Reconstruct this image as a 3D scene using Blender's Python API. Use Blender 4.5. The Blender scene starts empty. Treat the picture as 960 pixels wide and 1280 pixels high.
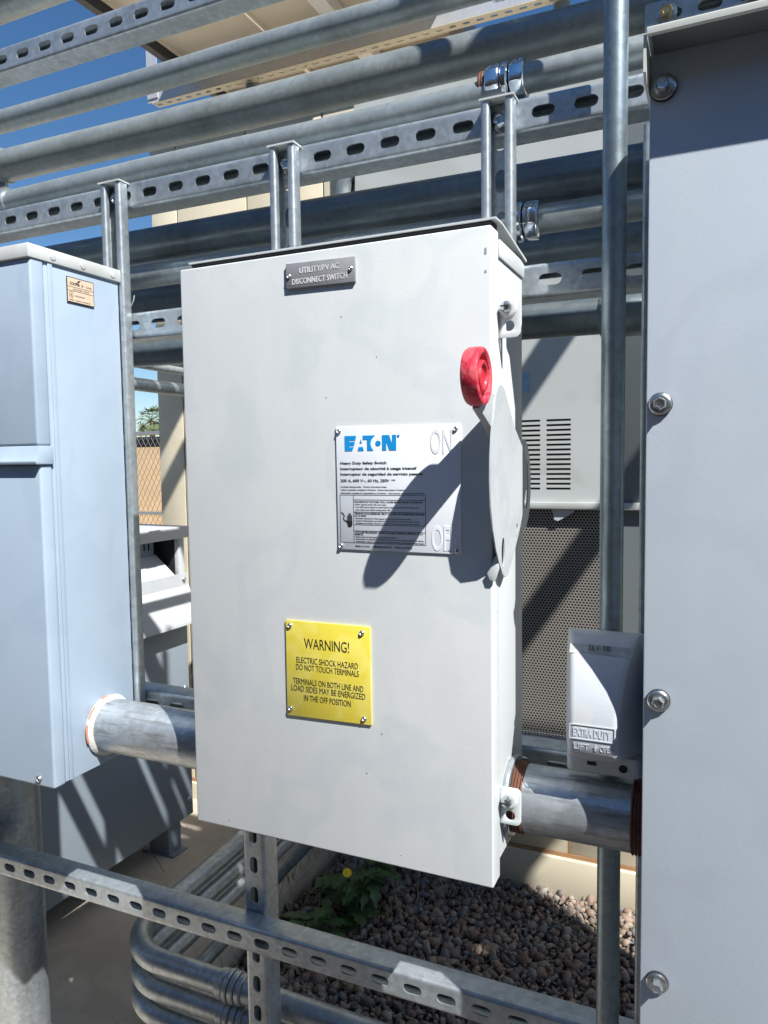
import bpy, bmesh, math, random
import numpy as np
from mathutils import Vector as V, Matrix
from mathutils.geometry import tessellate_polygon
random.seed(7)
sc = bpy.context.scene
COL = sc.collection
R = math.radians

# ---------------------------------------------------------------- camera
cd = bpy.data.cameras.new('camera')
cam = bpy.data.objects.new('camera', cd)
COL.objects.link(cam)
cd.sensor_fit = 'VERTICAL'
cd.sensor_height = 36.0
cd.lens = 930 / 1280 * 36
cd.clip_start = 0.02
cd.clip_end = 600
YAW, PITCH, ROLL = -0.4257, -0.0700, -0.0136
fw = V((math.sin(YAW) * math.cos(PITCH), math.cos(YAW) * math.cos(PITCH), math.sin(PITCH)))
rt = fw.cross(V((0, 0, 1))).normalized()
up = rt.cross(fw)
r2 = math.cos(ROLL) * rt + math.sin(ROLL) * up
u2 = -math.sin(ROLL) * rt + math.cos(ROLL) * up
M = Matrix((r2, u2, -fw)).transposed().to_4x4()
M.translation = V((0, 0, 1.35))
cam.matrix_world = M
sc.camera = cam

# ---------------------------------------------------------------- sky and sun
SUN = V((1.573, -1.0, 2.25)).normalized()
w = bpy.data.worlds.new('World')
sc.world = w
w.use_nodes = True
nt = w.node_tree
sky = nt.nodes.new('ShaderNodeTexSky')
sky.sky_type = 'NISHITA'
sky.sun_disc = False
sky.sun_elevation = math.asin(SUN.z)
sky.sun_rotation = math.atan2(SUN.x, SUN.y)
sky.altitude = 400
sky.air_density = 1.0
sky.dust_density = 0.1
sky.ozone_density = 3.0
bg = nt.nodes['Background']
bg.inputs['Strength'].default_value = 0.070
hsv = nt.nodes.new('ShaderNodeHueSaturation')
hsv.inputs['Saturation'].default_value = 1.2
nt.links.new(sky.outputs[0], hsv.inputs['Color'])
nt.links.new(hsv.outputs[0], bg.inputs[0])
sl = bpy.data.lights.new('sun', 'SUN')
sl.energy = 5.0
sl.angle = R(0.53)
sl.color = (1.0, 0.98, 0.945)
so = bpy.data.objects.new('sun', sl)
so.rotation_euler = (-SUN).to_track_quat('-Z', 'Y').to_euler()
so.location = (3, -3, 6)
COL.objects.link(so)
sc.view_settings.view_transform = 'Standard'
sc.view_settings.look = 'None'
sc.view_settings.exposure = 0.78
sc.view_settings.gamma = 1.0

# ---------------------------------------------------------------- materials
def nn(nt, t, **k):
    n = nt.nodes.new(t)
    for a, b in k.items():
        setattr(n, a, b)
    return n

def mixc(nt, fac, a, b, mode='MIX'):
    m = nn(nt, 'ShaderNodeMix', data_type='RGBA', blend_type=mode)
    L = nt.links
    for sock, val in ((m.inputs[0], fac), (m.inputs[6], a), (m.inputs[7], b)):
        if isinstance(val, (int, float)):
            sock.default_value = val
        elif isinstance(val, tuple):
            sock.default_value = (*val[:3], 1)
        else:
            L.new(val, sock)
    return m.outputs[2]

def ramp(nt, src, stops):
    r = nn(nt, 'ShaderNodeValToRGB')
    e = r.color_ramp.elements
    while len(e) < len(stops):
        e.new(0.5)
    for i, (p, c) in enumerate(stops):
        e[i].position = p
        e[i].color = (*c, 1) if isinstance(c, tuple) else (c, c, c, 1)
    nt.links.new(src, r.inputs[0])
    return r.outputs[0]

def noise(nt, vec, scale, detail=3, rough=.55, dist=0):
    n = nn(nt, 'ShaderNodeTexNoise')
    n.inputs['Scale'].default_value = scale
    n.inputs['Detail'].default_value = detail
    n.inputs['Roughness'].default_value = rough
    n.inputs['Distortion'].default_value = dist
    nt.links.new(vec, n.inputs['Vector'])
    return n.outputs[0]

def scaled(nt, vec, s):
    m = nn(nt, 'ShaderNodeMapping')
    m.inputs['Scale'].default_value = s
    nt.links.new(vec, m.inputs[0])
    return m.outputs[0]

def mat(name, color, rough=.5, metal=0.0, var=.1, scale=6, bump=0, bscale=180, rvar=.1, second=None, specks=0, smudge=None, spangle=0, streak=None, spec=.5, coat=0):
    m = bpy.data.materials.new(name)
    m.use_nodes = True
    t = m.node_tree
    b = t.nodes['Principled BSDF']
    tc = nn(t, 'ShaderNodeTexCoord').outputs['Object']
    n1 = noise(t, tc, scale, 4)
    c = mixc(t, ramp(t, n1, [(.3, 0.0), (.7, 1.0)]), tuple(x * (1 - var) for x in color), tuple(min(1, x * (1 + var)) for x in color))
    if second:
        n2 = noise(t, tc, second[1], 5, .6)
        c = mixc(t, ramp(t, n2, [(second[2], 0.0), (second[3], 1.0)]), c, second[0])
    if smudge:
        # (colour, scale, amount): soft-edged blotches where hands and rain left marks
        n3 = noise(t, tc, smudge[1], 2, .4, .6)
        f = ramp(t, n3, [(.50, 0.0), (.56, 1.0), (.62, 1.0), (.67, .2)])
        mu = nn(t, 'ShaderNodeMath', operation='MULTIPLY')
        t.links.new(f, mu.inputs[0])
        mu.inputs[1].default_value = smudge[2]
        c = mixc(t, mu.outputs[0], c, smudge[0])
    if streak:
        n4 = noise(t, scaled(t, tc, streak[1]), 1.0, 4, .6)
        mu = nn(t, 'ShaderNodeMath', operation='MULTIPLY')
        t.links.new(ramp(t, n4, [(.5, 0.0), (.72, 1.0)]), mu.inputs[0])
        mu.inputs[1].default_value = streak[2]
        c = mixc(t, mu.outputs[0], c, streak[0])
    if spangle:
        v = nn(t, 'ShaderNodeTexVoronoi')
        v.inputs['Scale'].default_value = 130
        t.links.new(tc, v.inputs['Vector'])
        c = mixc(t, spangle, c, ramp(t, v.outputs['Color'], [(0, .18), (1, .95)]), 'OVERLAY')
    if specks:
        v = nn(t, 'ShaderNodeTexVoronoi')
        v.inputs['Scale'].default_value = 45
        v.inputs['Randomness'].default_value = 1
        t.links.new(tc, v.inputs['Vector'])
        sep = nn(t, 'ShaderNodeSeparateColor')
        t.links.new(v.outputs['Color'], sep.inputs[0])
        a = nn(t, 'ShaderNodeMath', operation='LESS_THAN')
        t.links.new(v.outputs['Distance'], a.inputs[0])
        a.inputs[1].default_value = .045
        g = nn(t, 'ShaderNodeMath', operation='LESS_THAN')
        t.links.new(sep.outputs[0], g.inputs[0])
        g.inputs[1].default_value = .14
        mu = nn(t, 'ShaderNodeMath', operation='MULTIPLY')
        t.links.new(a.outputs[0], mu.inputs[0])
        t.links.new(g.outputs[0], mu.inputs[1])
        m2 = nn(t, 'ShaderNodeMath', operation='MULTIPLY')
        t.links.new(mu.outputs[0], m2.inputs[0])
        m2.inputs[1].default_value = specks
        c = mixc(t, m2.outputs[0], c, (.16, .14, .12))
    t.links.new(c, b.inputs['Base Color'])
    rr = nn(t, 'ShaderNodeMapRange')
    t.links.new(noise(t, tc, scale * 3.1, 4), rr.inputs[0])
    rr.inputs[3].default_value = max(.03, rough - rvar)
    rr.inputs[4].default_value = min(1, rough + rvar)
    t.links.new(rr.outputs[0], b.inputs['Roughness'])
    b.inputs['Metallic'].default_value = metal
    b.inputs['Specular IOR Level'].default_value = spec
    b.inputs['Coat Weight'].default_value = coat
    if bump:
        bp = nn(t, 'ShaderNodeBump')
        bp.inputs['Strength'].default_value = bump
        bp.inputs['Distance'].default_value = .002
        t.links.new(noise(t, tc, bscale, 3), bp.inputs['Height'])
        t.links.new(bp.outputs[0], b.inputs['Normal'])
    return m

MT = {}
MT['galv'] = mat('galvanised_steel', (.38, .42, .44), .40, .7, .12, 14, .06, 260, .10, spangle=.25, streak=((.20, .21, .20), (60, 60, 8), .35))
MT['galv_h'] = mat('galvanised_channel', (.44, .49, .52), .42, .7, .12, 16, .05, 260, .10, spangle=.22, second=((.22, .26, .27), 9, .55, .8), streak=((.62, .64, .64), (7, 90, 90), .3))
MT['pipe'] = mat('weathered_conduit', (.35, .395, .40), .45, .6, .12, 10, .08, 200, .12, spangle=.15, second=((.24, .265, .26), 7, .55, .8), streak=((.55, .56, .53), (5, 70, 70), .35))
MT['pipe_dark'] = mat('dark_conduit', (.20, .25, .28), .38, .6, .15, 12, .08, 220, .12, spangle=.12, second=((.12, .14, .15), 8, .5, .75), streak=((.42, .41, .36), (5, 60, 60), .3))  # darker conduit copy; paints in shade on the shadowed runs
MT['nipple'] = mat('worn_rigid_conduit', (.43, .47, .50), .38, .62, .12, 18, .10, 320, .10, spangle=.18, streak=((.17, .16, .15), (14, 150, 150), .8), second=((.58, .62, .65), 26, .5, .8))
MT['chrome'] = mat('zinc_plated_fitting', (.72, .76, .80), .16, 1.0, .08, 20, .1, 200, .06)
MT['bolt'] = mat('zinc_bolt', (.55, .58, .58), .28, .95, .15, 60, .1, 300, .08)
MT['brass'] = mat('yellowed_zinc_bolt', (.42, .33, .17), .38, .9, .2, 60)
MT['door'] = mat('light_grey_enamel', (.615, .642, .645), .55, 0, .03, 5, .05, 300, .05, smudge=((.52, .575, .60), 9, .36), specks=1, second=((.68, .70, .69), 4.5, .45, .7), streak=((.73, .76, .755), (24, 24, 3), .2), spec=.3)
MT['body'] = mat('grey_enamel_body', (.60, .63, .64), .5, 0, .03, 6, .04, 300, .05, specks=.4, spec=.3)
MT['cabR'] = mat('blue_grey_enamel', (.495, .560, .615), .5, 0, .035, 2.6, .04, 260, .05, smudge=((.44, .495, .555), 7, .3), specks=.7, second=((.52, .58, .66), 2.1, .5, .8), streak=((.58, .62, .68), (14, 14, 2), .3), spec=.3)
MT['cabL'] = mat('pale_blue_enamel', (.355, .44, .535), .4, 0, .04, 2.6, .04, 260, .06, smudge=((.29, .37, .46), 9, .25), second=((.37, .47, .575), 3, .5, .8), specks=.4, streak=((.38, .45, .55), (16, 16, 2), .25), spec=.4)
MT['cabLd'] = mat('weathered_grey_lid', (.55, .57, .56), .38, 0, .06, 8, .05, 260, .05, smudge=((.46, .47, .45), 14, .5))
MT['lid'] = mat('cream_grey_edge', (.58, .60, .55), .4, 0, .05, 10)
MT['white'] = mat('white_plate', (.82, .86, .90), .45, 0, .015, 5, 0, 100, .05)
MT['yellow'] = mat('yellow_plastic', (.72, .60, .07), .38, 0, .04, 14, .05, 300, .06, smudge=((.84, .74, .22), 22, .35))
MT['black'] = mat('black_print', (.018, .018, .02), .5, 0, .1, 30)
MT['blue'] = mat('blue_print', (.01, .30, .72), .4, 0, .02, 30)
MT['tagm'] = mat('grey_plastic_plate', (.27, .275, .29), .5, 0, .1, 40, .1, 400)
MT['engr'] = mat('engraved_white', (.72, .70, .72), .5, 0, .15, 90)
MT['red'] = mat('faded_red_plastic', (.58, .028, .055), .42, 0, .08, 40, .3, 260, .1, smudge=((.78, .25, .25), 70, .3), second=((.63, .06, .095), 25, .5, .7))
MT['beige_label'] = mat('tan_paper_label', (.66, .52, .38), .5, 0, .05, 40)
MT['rust'] = mat('rusty_thread', (.13, .055, .035), .6, .3, .35, 60, .4, 300)
MT['silicone'] = mat('white_sealant', (.72, .72, .68), .5, 0, .08, 40, .4, 200)
MT['red_seal'] = mat('orange_gasket', (.5, .22, .13), .6, 0, .1, 60)
MT['rubber'] = mat('black_rubber', (.02, .02, .022), .6, 0, .2, 30)
MT['dark'] = mat('dark_inside', (.012, .013, .015), .8, 0, .2, 30)
MT['cream'] = mat('cream_wall_panel', (.62, .56, .42), .6, 0, .05, 3, .15, 120, .08, smudge=((.52, .46, .33), 4, .35))
MT['caulk'] = mat('brown_joint', (.36, .20, .10), .7, 0, .15, 30)
MT['invert'] = mat('grey_cabinet_coating', (.47, .49, .48), .5, 0, .04, 3, .05, 200, .05, smudge=((.40, .42, .38), 5, .55), specks=.4)
MT['unit'] = mat('light_grey_unit', (.48, .50, .52), .45, 0, .03, 5, .03, 200, .05, smudge=((.42, .45, .47), 8, .4))
MT['unitd'] = mat('blue_grey_unit_panel', (.22, .26, .30), .5, 0, .04, 5)
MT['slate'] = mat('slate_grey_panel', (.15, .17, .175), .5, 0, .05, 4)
MT['emt'] = mat('dull_galvanised_pipe', (.27, .33, .36), .38, .72, .1, 14, .05, 260, .08, spangle=.18, streak=((.16, .19, .21), (50, 50, 6), .3))
MT['lever'] = mat('light_grey_lever_coating', (.50, .53, .54), .5, 0, .05, 14, .05, 300, .05, smudge=((.43, .46, .48), 26, .5), spec=.3)
MT['cover'] = mat('grey_cast_cover', (.50, .53, .57), .36, 0, .04, 18, .08, 350, .06, smudge=((.60, .60, .57), 20, .4))
MT['tape'] = mat('aged_tape', (.44, .45, .43), .25, 0, .25, 60, .2, 120)
MT['concrete'] = mat('concrete_slab', (.50, .44, .36), .85, 0, .12, 5, .6, 90, .05, smudge=((.40, .34, .27), 6, .5), second=((.44, .38, .30), 25, .5, .7))
MT['ground'] = mat('dark_asphalt', (.06, .058, .056), .95, 0, .2, 2, .6, 60)
MT['tanwall'] = mat('tan_block_wall', (.60, .42, .24), .9, 0, .08, 4, .3, 30)
MT['nwall'] = mat('blocker_wall_brown', (.16, .13, .11), .9, 0, .1, 3, .3, 60)
MT['sand'] = mat('pale_sand', (.52, .44, .33), .9, 0, .12, 1, .4, 40)
MT['fence'] = mat('fence_wire', (.13, .12, .11), .7, .1, .1, 20)
MT['rail'] = mat('fence_rail', (.35, .37, .39), .4, .7, .1, 20)
MT['leaf'] = mat('weed_leaf', (.045, .10, .03), .5, 0, .3, 30)
MT['palm'] = mat('palm_leaf', (.09, .12, .05), .6, 0, .3, 1)
MT['trunk'] = mat('palm_trunk', (.2, .15, .1), .9, 0, .2, 3)
MT['straw'] = mat('dry_grass', (.30, .25, .14), .8, 0, .25, 12)
MT['flower'] = mat('yellow_petal', (.85, .62, .02), .6, 0, .1, 60)
MT['backsheet'] = mat('panel_backsheet', (.80, .73, .61), .55, 0, .05, 2)
MT['pframe'] = mat('dark_panel_frame', (.035, .04, .05), .4, .3, .1, 6)
MT['alu'] = mat('pale_steel_beam', (.60, .61, .62), .42, .35, .05, 4, spangle=.12)
MT['alu_y'] = mat('cream_beam_flange', (.58, .55, .44), .5, .1, .05, 6)
MT['glass'] = mat('dark_solar_glass', (.01, .015, .04), .1, 0, .1, 3)
MT['redp'] = mat('red_pillar', (.45, .06, .04), .6, 0, .1, 3)
MT['bluelabel'] = mat('pale_blue_sticker', (.28, .42, .58), .4, 0, .3, 40)
MT['wire'] = mat('white_wire', (.6, .6, .56), .5, 0, .05, 30)
MT['scuff'] = mat('worn_paint_patch', (.40, .42, .44), .5, .1, .25, 70)

def pebble_mat():
    m = bpy.data.materials.new('river_pebbles')
    m.use_nodes = True
    t = m.node_tree
    b = t.nodes['Principled BSDF']
    g = nn(t, 'ShaderNodeNewGeometry')
    c = ramp(t, g.outputs['Random Per Island'], [(0, (.17, .13, .10)), (.14, (.30, .19, .13)), (.28, (.13, .135, .145)), (.40, (.38, .29, .21)), (.52, (.20, .165, .14)), (.64, (.33, .17, .12)), (.76, (.45, .37, .28)), (.88, (.24, .25, .26)), (1, (.10, .105, .12))])
    tc = nn(t, 'ShaderNodeTexCoord').outputs['Object']
    c = mixc(t, ramp(t, noise(t, tc, 160, 3), [(.4, 0.0), (.8, .45)]), c, (.30, .26, .21))
    c = mixc(t, ramp(t, noise(t, tc, 420, 2), [(.35, .5), (.75, 0.0)]), c, (.07, .06, .05))
    t.links.new(c, b.inputs['Base Color'])
    b.inputs['Roughness'].default_value = .7
    return m
MT['pebble'] = pebble_mat()

def mesh_mat():
    m = bpy.data.materials.new('perforated_sheet')
    m.use_nodes = True
    t = m.node_tree
    b = t.nodes['Principled BSDF']
    b.inputs['Base Color'].default_value = (.34, .32, .29, 1)
    b.inputs['Roughness'].default_value = .5
    b.inputs['Metallic'].default_value = .2
    tc = nn(t, 'ShaderNodeTexCoord').outputs['Object']
    P = .0092
    res = []
    for off in (0.0, .5):
        mp = nn(t, 'ShaderNodeMapping')
        mp.inputs['Scale'].default_value = (1 / P, 1, 1 / (P * 1.732))
        mp.inputs['Location'].default_value = (off, 0, off)
        t.links.new(tc, mp.inputs[0])
        fr = nn(t, 'ShaderNodeVectorMath', operation='FRACTION')
        t.links.new(mp.outputs[0], fr.inputs[0])
        su = nn(t, 'ShaderNodeVectorMath', operation='SUBTRACT')
        t.links.new(fr.outputs[0], su.inputs[0])
        su.inputs[1].default_value = (.5, 0, .5)
        ml = nn(t, 'ShaderNodeVectorMath', operation='MULTIPLY')
        t.links.new(su.outputs[0], ml.inputs[0])
        ml.inputs[1].default_value = (1, 0, 1.732)
        ln = nn(t, 'ShaderNodeVectorMath', operation='LENGTH')
        t.links.new(ml.outputs[0], ln.inputs[0])
        res.append(ln.outputs['Value'])
    mn = nn(t, 'ShaderNodeMath', operation='MINIMUM')
    t.links.new(res[0], mn.inputs[0])
    t.links.new(res[1], mn.inputs[1])
    gt = nn(t, 'ShaderNodeMath', operation='GREATER_THAN')
    t.links.new(mn.outputs[0], gt.inputs[0])
    gt.inputs[1].default_value = .36
    t.links.new(gt.outputs[0], b.inputs['Alpha'])
    return m
MT['mesh'] = mesh_mat()

# ---------------------------------------------------------------- mesh building
def arc(cx, cy, r, a0, a1, n):
    return [(cx + r * math.cos(R(a0 + (a1 - a0) * i / n)), cy + r * math.sin(R(a0 + (a1 - a0) * i / n))) for i in range(n + 1)]

def rrect(x0, x1, y0, y1, r, n=4):
    return arc(x1 - r, y1 - r, r, 0, 90, n) + arc(x0 + r, y1 - r, r, 90, 180, n) + arc(x0 + r, y0 + r, r, 180, 270, n) + arc(x1 - r, y0 + r, r, 270, 360, n)

class MB:
    def __init__(s):
        s.v = []; s.f = []; s.m = []
    def add(s, vs, fs, mi=0):
        o = len(s.v)
        s.v += [tuple(v) for v in vs]
        s.f += [tuple(i + o for i in f) for f in fs]
        s.m += [mi] * len(fs)
    def box(s, x0, x1, y0, y1, z0, z1, mi=0):
        vs = [(x, y, z) for z in (z0, z1) for y in (y0, y1) for x in (x0, x1)]
        s.add(vs, [(0, 2, 3, 1), (4, 5, 7, 6), (0, 1, 5, 4), (1, 3, 7, 5), (3, 2, 6, 7), (2, 0, 4, 6)], mi)
    def prism(s, poly, o, u, v, n, t, holes=(), mi=0):
        """polygon in the plane (u, v) at o, extruded t along n, with through holes"""
        o, u, v, n = V(o), V(u), V(v), V(n)
        loops = [list(poly)] + [list(h) for h in holes]
        flat = [p for l in loops for p in l]
        N = len(flat)
        vs = [o + u * p[0] + v * p[1] for p in flat] + [o + u * p[0] + v * p[1] + n * t for p in flat]
        if holes or len(poly) > 4:
            tri = tessellate_polygon([[V((p[0], p[1], 0)) for p in l] for l in loops])
        else:
            tri = [tuple(range(len(poly)))]
        fs = [tuple(f) for f in tri] + [tuple(i + N for i in reversed(f)) for f in tri]
        k = 0
        for l in loops:
            L = len(l)
            for i in range(L):
                a, b = k + i, k + (i + 1) % L
                fs.append((a, b, b + N, a + N))
            k += L
        s.add(vs, fs, mi)
    def tube(s, pts, r, seg=24, caps=True, mi=0, radii=None):
        pts = [V(p) for p in pts]
        n = len(pts)
        T = []
        for i in range(n):
            a = pts[max(i - 1, 0)]; b = pts[min(i + 1, n - 1)]
            T.append((b - a).normalized())
        ref = V((0, 0, 1)) if abs(T[0].z) < .9 else V((1, 0, 0))
        U = T[0].cross(ref).normalized()
        vs = []
        for i in range(n):
            U = (U - T[i] * U.dot(T[i])).normalized()
            W = T[i].cross(U)
            rr = radii[i] if radii else r
            for k in range(seg):
                a = 2 * math.pi * k / seg
                vs.append(pts[i] + (U * math.cos(a) + W * math.sin(a)) * rr)
        fs = []
        for i in range(n - 1):
            for k in range(seg):
                a = i * seg + k; b = i * seg + (k + 1) % seg
                fs.append((a, b, b + seg, a + seg))
        if caps:
            fs.append(tuple(reversed(range(seg))))
            fs.append(tuple((n - 1) * seg + k for k in range(seg)))
        s.add(vs, fs, mi)
    def lathe(s, prof, o, axis, seg=24, mi=0, rot=0):
        """prof = [(distance along axis, radius)]"""
        o = V(o); ax = V(axis).normalized()
        ref = V((0, 0, 1)) if abs(ax.z) < .9 else V((1, 0, 0))
        U = ax.cross(ref).normalized(); W = ax.cross(U)
        vs = []; fs = []
        for d, r in prof:
            for k in range(seg):
                a = 2 * math.pi * k / seg + rot
                vs.append(o + ax * d + (U * math.cos(a) + W * math.sin(a)) * max(r, 1e-5))
        for i in range(len(prof) - 1):
            for k in range(seg):
                a = i * seg + k; b = i * seg + (k + 1) % seg
                fs.append((a, b, b + seg, a + seg))
        fs.append(tuple(reversed(range(seg))))
        fs.append(tuple((len(prof) - 1) * seg + k for k in range(seg)))
        s.add(vs, fs, mi)
    def loft(s, rings, mi=0):
        n = len(rings[0]); vs = [p for r in rings for p in r]; fs = []
        for i in range(len(rings) - 1):
            for k in range(n):
                a = i * n + k; b = i * n + (k + 1) % n
                fs.append((a, b, b + n, a + n))
        fs.append(tuple(reversed(range(n)))); fs.append(tuple((len(rings) - 1) * n + k for k in range(n)))
        s.add(vs, fs, mi)
    def build(s, name, m, parent=None, bevel=0, segs=2, angle=32, at=None, recalc=True):
        me = bpy.data.meshes.new(name)
        vs = s.v
        if at is not None:
            vs = [(a - at[0], b - at[1], c - at[2]) for a, b, c in vs]
        me.from_pydata(vs, [], s.f)
        for k in (m if isinstance(m, (list, tuple)) else [m]):
            me.materials.append(MT[k])
        me.polygons.foreach_set('material_index', s.m)
        if recalc or bevel:
            bm = bmesh.new(); bm.from_mesh(me)
            if recalc:
                bmesh.ops.recalc_face_normals(bm, faces=bm.faces)
            if bevel:
                es = [e for e in bm.edges if len(e.link_faces) == 2 and e.calc_face_angle(0) > R(40)]
                bmesh.ops.bevel(bm, geom=es, offset=bevel, segments=segs, affect='EDGES', profile=.5, clamp_overlap=True)
            bm.to_mesh(me); bm.free()
        me.polygons.foreach_set('use_smooth', [True] * len(me.polygons))
        me.set_sharp_from_angle(angle=R(angle))
        o = bpy.data.objects.new(name, me)
        COL.objects.link(o)
        if at is not None:
            o.location = at
        if parent is not None:
            setpar(o, parent)
        return o

def world_loc(o):
    p = V(o.location)
    while o.parent:
        o = o.parent
        p = p + V(o.location)
    return p

def setpar(o, p):
    o.location = V(o.location) - world_loc(p)
    o.parent = p

def tag(o, label=None, cat=None, group=None, kind=None):
    if label: o['label'] = label
    if cat: o['category'] = cat
    if group: o['group'] = group
    if kind: o['kind'] = kind
    return o

def empty(name, loc, label, cat, group=None):
    o = bpy.data.objects.new(name, None)
    COL.objects.link(o)
    o.location = loc
    o.empty_display_size = .05
    return tag(o, label, cat, group)

def dup(src, loc, parent=None):
    """copy of a part with its sub-parts; loc in world coordinates"""
    c = src.copy(); COL.objects.link(c)
    c.parent = None
    c.location = loc
    if parent is not None:
        setpar(c, parent)
    for ch in src.children:
        d = ch.copy(); COL.objects.link(d); d.parent = c
    return c

def text_mesh(body, bold=0, depth=.0, align='LEFT'):
    cu = bpy.data.curves.new('t', 'FONT')
    cu.body = body; cu.size = 1; cu.align_x = align
    cu.offset = bold; cu.resolution_u = 3
    o = bpy.data.objects.new('t', cu)
    COL.objects.link(o)
    dg = bpy.context.evaluated_depsgraph_get()
    me = bpy.data.meshes.new_from_object(o.evaluated_get(dg))
    bpy.data.objects.remove(o)
    vs = [v.co.copy() for v in me.vertices]; fs = [tuple(p.vertices) for p in me.polygons]
    bpy.data.meshes.remove(me)
    return vs, fs

def lines(specs, fr, m, name, parent, t=.0003, height_of_cap=.73):
    """specs: (text, x0, x1 or None, z baseline, cap height, bold); fr maps (x, z, lift) to a point"""
    mb = MB()
    for body, x0, x1, z, h, bold in specs:
        vs, fs = text_mesh(body, bold)
        if not vs: continue
        sx = sz = h / height_of_cap
        mnx = min(v.x for v in vs); mxx = max(v.x for v in vs)
        if x1 is not None:
            sx = (x1 - x0) / (mxx - mnx)
        N = len(vs)
        top = [fr(x0 + (v.x - mnx) * sx, z + v.y * sz, t) for v in vs]
        bot = [fr(x0 + (v.x - mnx) * sx, z + v.y * sz, 0) for v in vs]
        ec = {}
        for f in fs:
            for i in range(len(f)):
                e = (f[i], f[(i + 1) % len(f)])
                ec[e] = ec.get(e, 0) + 1
        side = [(a, b, b + N, a + N) for (a, b) in ec if (b, a) not in ec]
        mb.add(top + bot, list(fs) + [tuple(i + N for i in reversed(f)) for f in fs] + [tuple(reversed(q)) for q in side])
    return mb.build(name, m, parent, recalc=False, angle=30)

def screw(name, o, axis, r, h, parent, m='bolt', cup=True):
    mb = MB()
    mb.lathe([(0, r * 1.0), (h * .35, r), (h * .8, r * .8), (h, r * .45), (h * .98, r * .35), (h * .55, r * .22)], o, axis, 18)
    return mb.build(name, m, parent)

def hexhead(mb, o, axis, r, h, rot=.3):
    mb.lathe([(0, r), (h * .78, r), (h, r * .84), (h * .97, r * .55), (h * .9, r * .5)], o, axis, 6, rot=rot)

# ---------------------------------------------------------------- channel strut
def channel_profile(depth):
    t = .0026; hw = .0206 - t / 2; r = .0042
    pts = [(.0125, t / 2), (hw - r, t / 2)] + arc(hw - r, t / 2 + r, r, -90, 0, 5)[1:]
    rl = .0034
    d = depth - t / 2
    pts += [(hw, d - rl)] + arc(hw - rl, d - rl, rl, 0, 90, 5)[1:]
    rk = .0028
    pts += [(.0105 + rk, d)] + arc(.0105 + rk, d - rk, rk, 90, 180, 4)[1:] + [(.0105, d - .0075)]
    out = []; inn = []
    n = len(pts)
    for i in range(n):
        a = V(pts[max(i - 1, 0)]); b = V(pts[min(i + 1, n - 1)])
        d2 = (b - a).normalized(); nr = V((d2.y, -d2.x))
        p = V(pts[i])
        out.append(tuple(p + nr * t / 2)); inn.append(tuple(p - nr * t / 2))
    return out + inn[::-1]

def strut(name, o, L, W, D, length, depth=.0413, slot0=None, pitch=.0508, m='galv_h', label=None, group=None, parent=None):
    """slotted channel: web at d=0 through o, running along L; slots start at slot0"""
    o, L, W, D = V(o), V(L), V(W), V(D)
    mb = MB()
    prof = channel_profile(depth)
    for sg in (1, -1):
        vs = []; n = len(prof)
        for l in (0, length):
            for (a, b) in prof:
                vs.append(o + L * l + W * a * sg + D * b)
        fs = [(i, (i + 1) % n, (i + 1) % n + n, i + n) for i in range(n)]
        fs += [tuple(range(n)), tuple(range(2 * n - 1, n - 1, -1))]
        mb.add(vs, fs)
    hw = .0125
    def cell(l0, l1, c):
        rect = [(l0, -hw), (l1, -hw), (l1, hw), (l0, hw)]
        h = []
        if c is not None:
            a = .0071; k = .0072
            h = [arc(c + k, 0, a, -90, 90, 6) + arc(c - k, 0, a, 90, 270, 6)]
        mb.prism(rect, o, L, W, D, .0026, h)
    if slot0 is None:
        cell(0, length, None)
    else:
        first = slot0 - pitch / 2
        if first > .0005: cell(0, first, None)
        c = slot0
        while c + pitch / 2 <= length:
            cell(c - pitch / 2, c + pitch / 2, c); c += pitch
        if length - (c - pitch / 2) > .0005: cell(c - pitch / 2, length, None)
    ob = mb.build(name, m, parent, at=tuple(o), recalc=True)
    return tag(ob, label, 'metal strut' if label else None, group)

X, Y, Z = V((1, 0, 0)), V((0, 1, 0)), V((0, 0, 1))
GH = 'horizontal slotted struts of the rack'
GV = 'short vertical struts carrying the enclosures'

def hstrut(z, slotx, label, x0=-2.1, x1=.55, y=.93, pitch=.0508, depth=.0413, m='galv_h'):
    k = slotx - x0
    s0 = k % pitch
    if s0 < pitch / 2: s0 += pitch
    return strut('slotted_strut', (x0, y, z), X, Z, Y, x1 - x0, depth, s0, pitch, m, label, GH)

def strut_bolt(o, parent, r=.0095, m='bolt'):
    mb = MB(); mb.lathe([(0, r * 1.25), (.0022, r * 1.25), (.0028, r * 1.15)], o, -Y, 24)
    wsh = mb.build('washer', 'bolt', parent)
    mb = MB(); hexhead(mb, V(o) - Y * .0026, -Y, r * .86, .0065, random.random())
    return mb.build('bolt', m, parent)

# ================================================================ THE GROUND AND FAR SETTING
mb = MB(); mb.add([(-150, -150, -.012), (150, -150, -.012), (150, 150, -.012), (-150, 150, -.012)], [(0, 1, 2, 3)])
tag(mb.build('ground', 'ground'), kind='structure')

mb = MB(); mb.add([(-70, 2.6, -.006), (70, 2.6, -.006), (70, 90, -.006), (-70, 90, -.006)], [(0, 1, 2, 3)])
tag(mb.build('yard', 'sand'), kind='structure')  # bright ground sheet added to bounce light up under the canopy
SLX = -1.17
mb = MB(); mb.box(-7, SLX, .2, 2.235, -.05, .06)
tag(mb.build('concrete_slab', 'concrete', bevel=.004), kind='structure')

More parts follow.
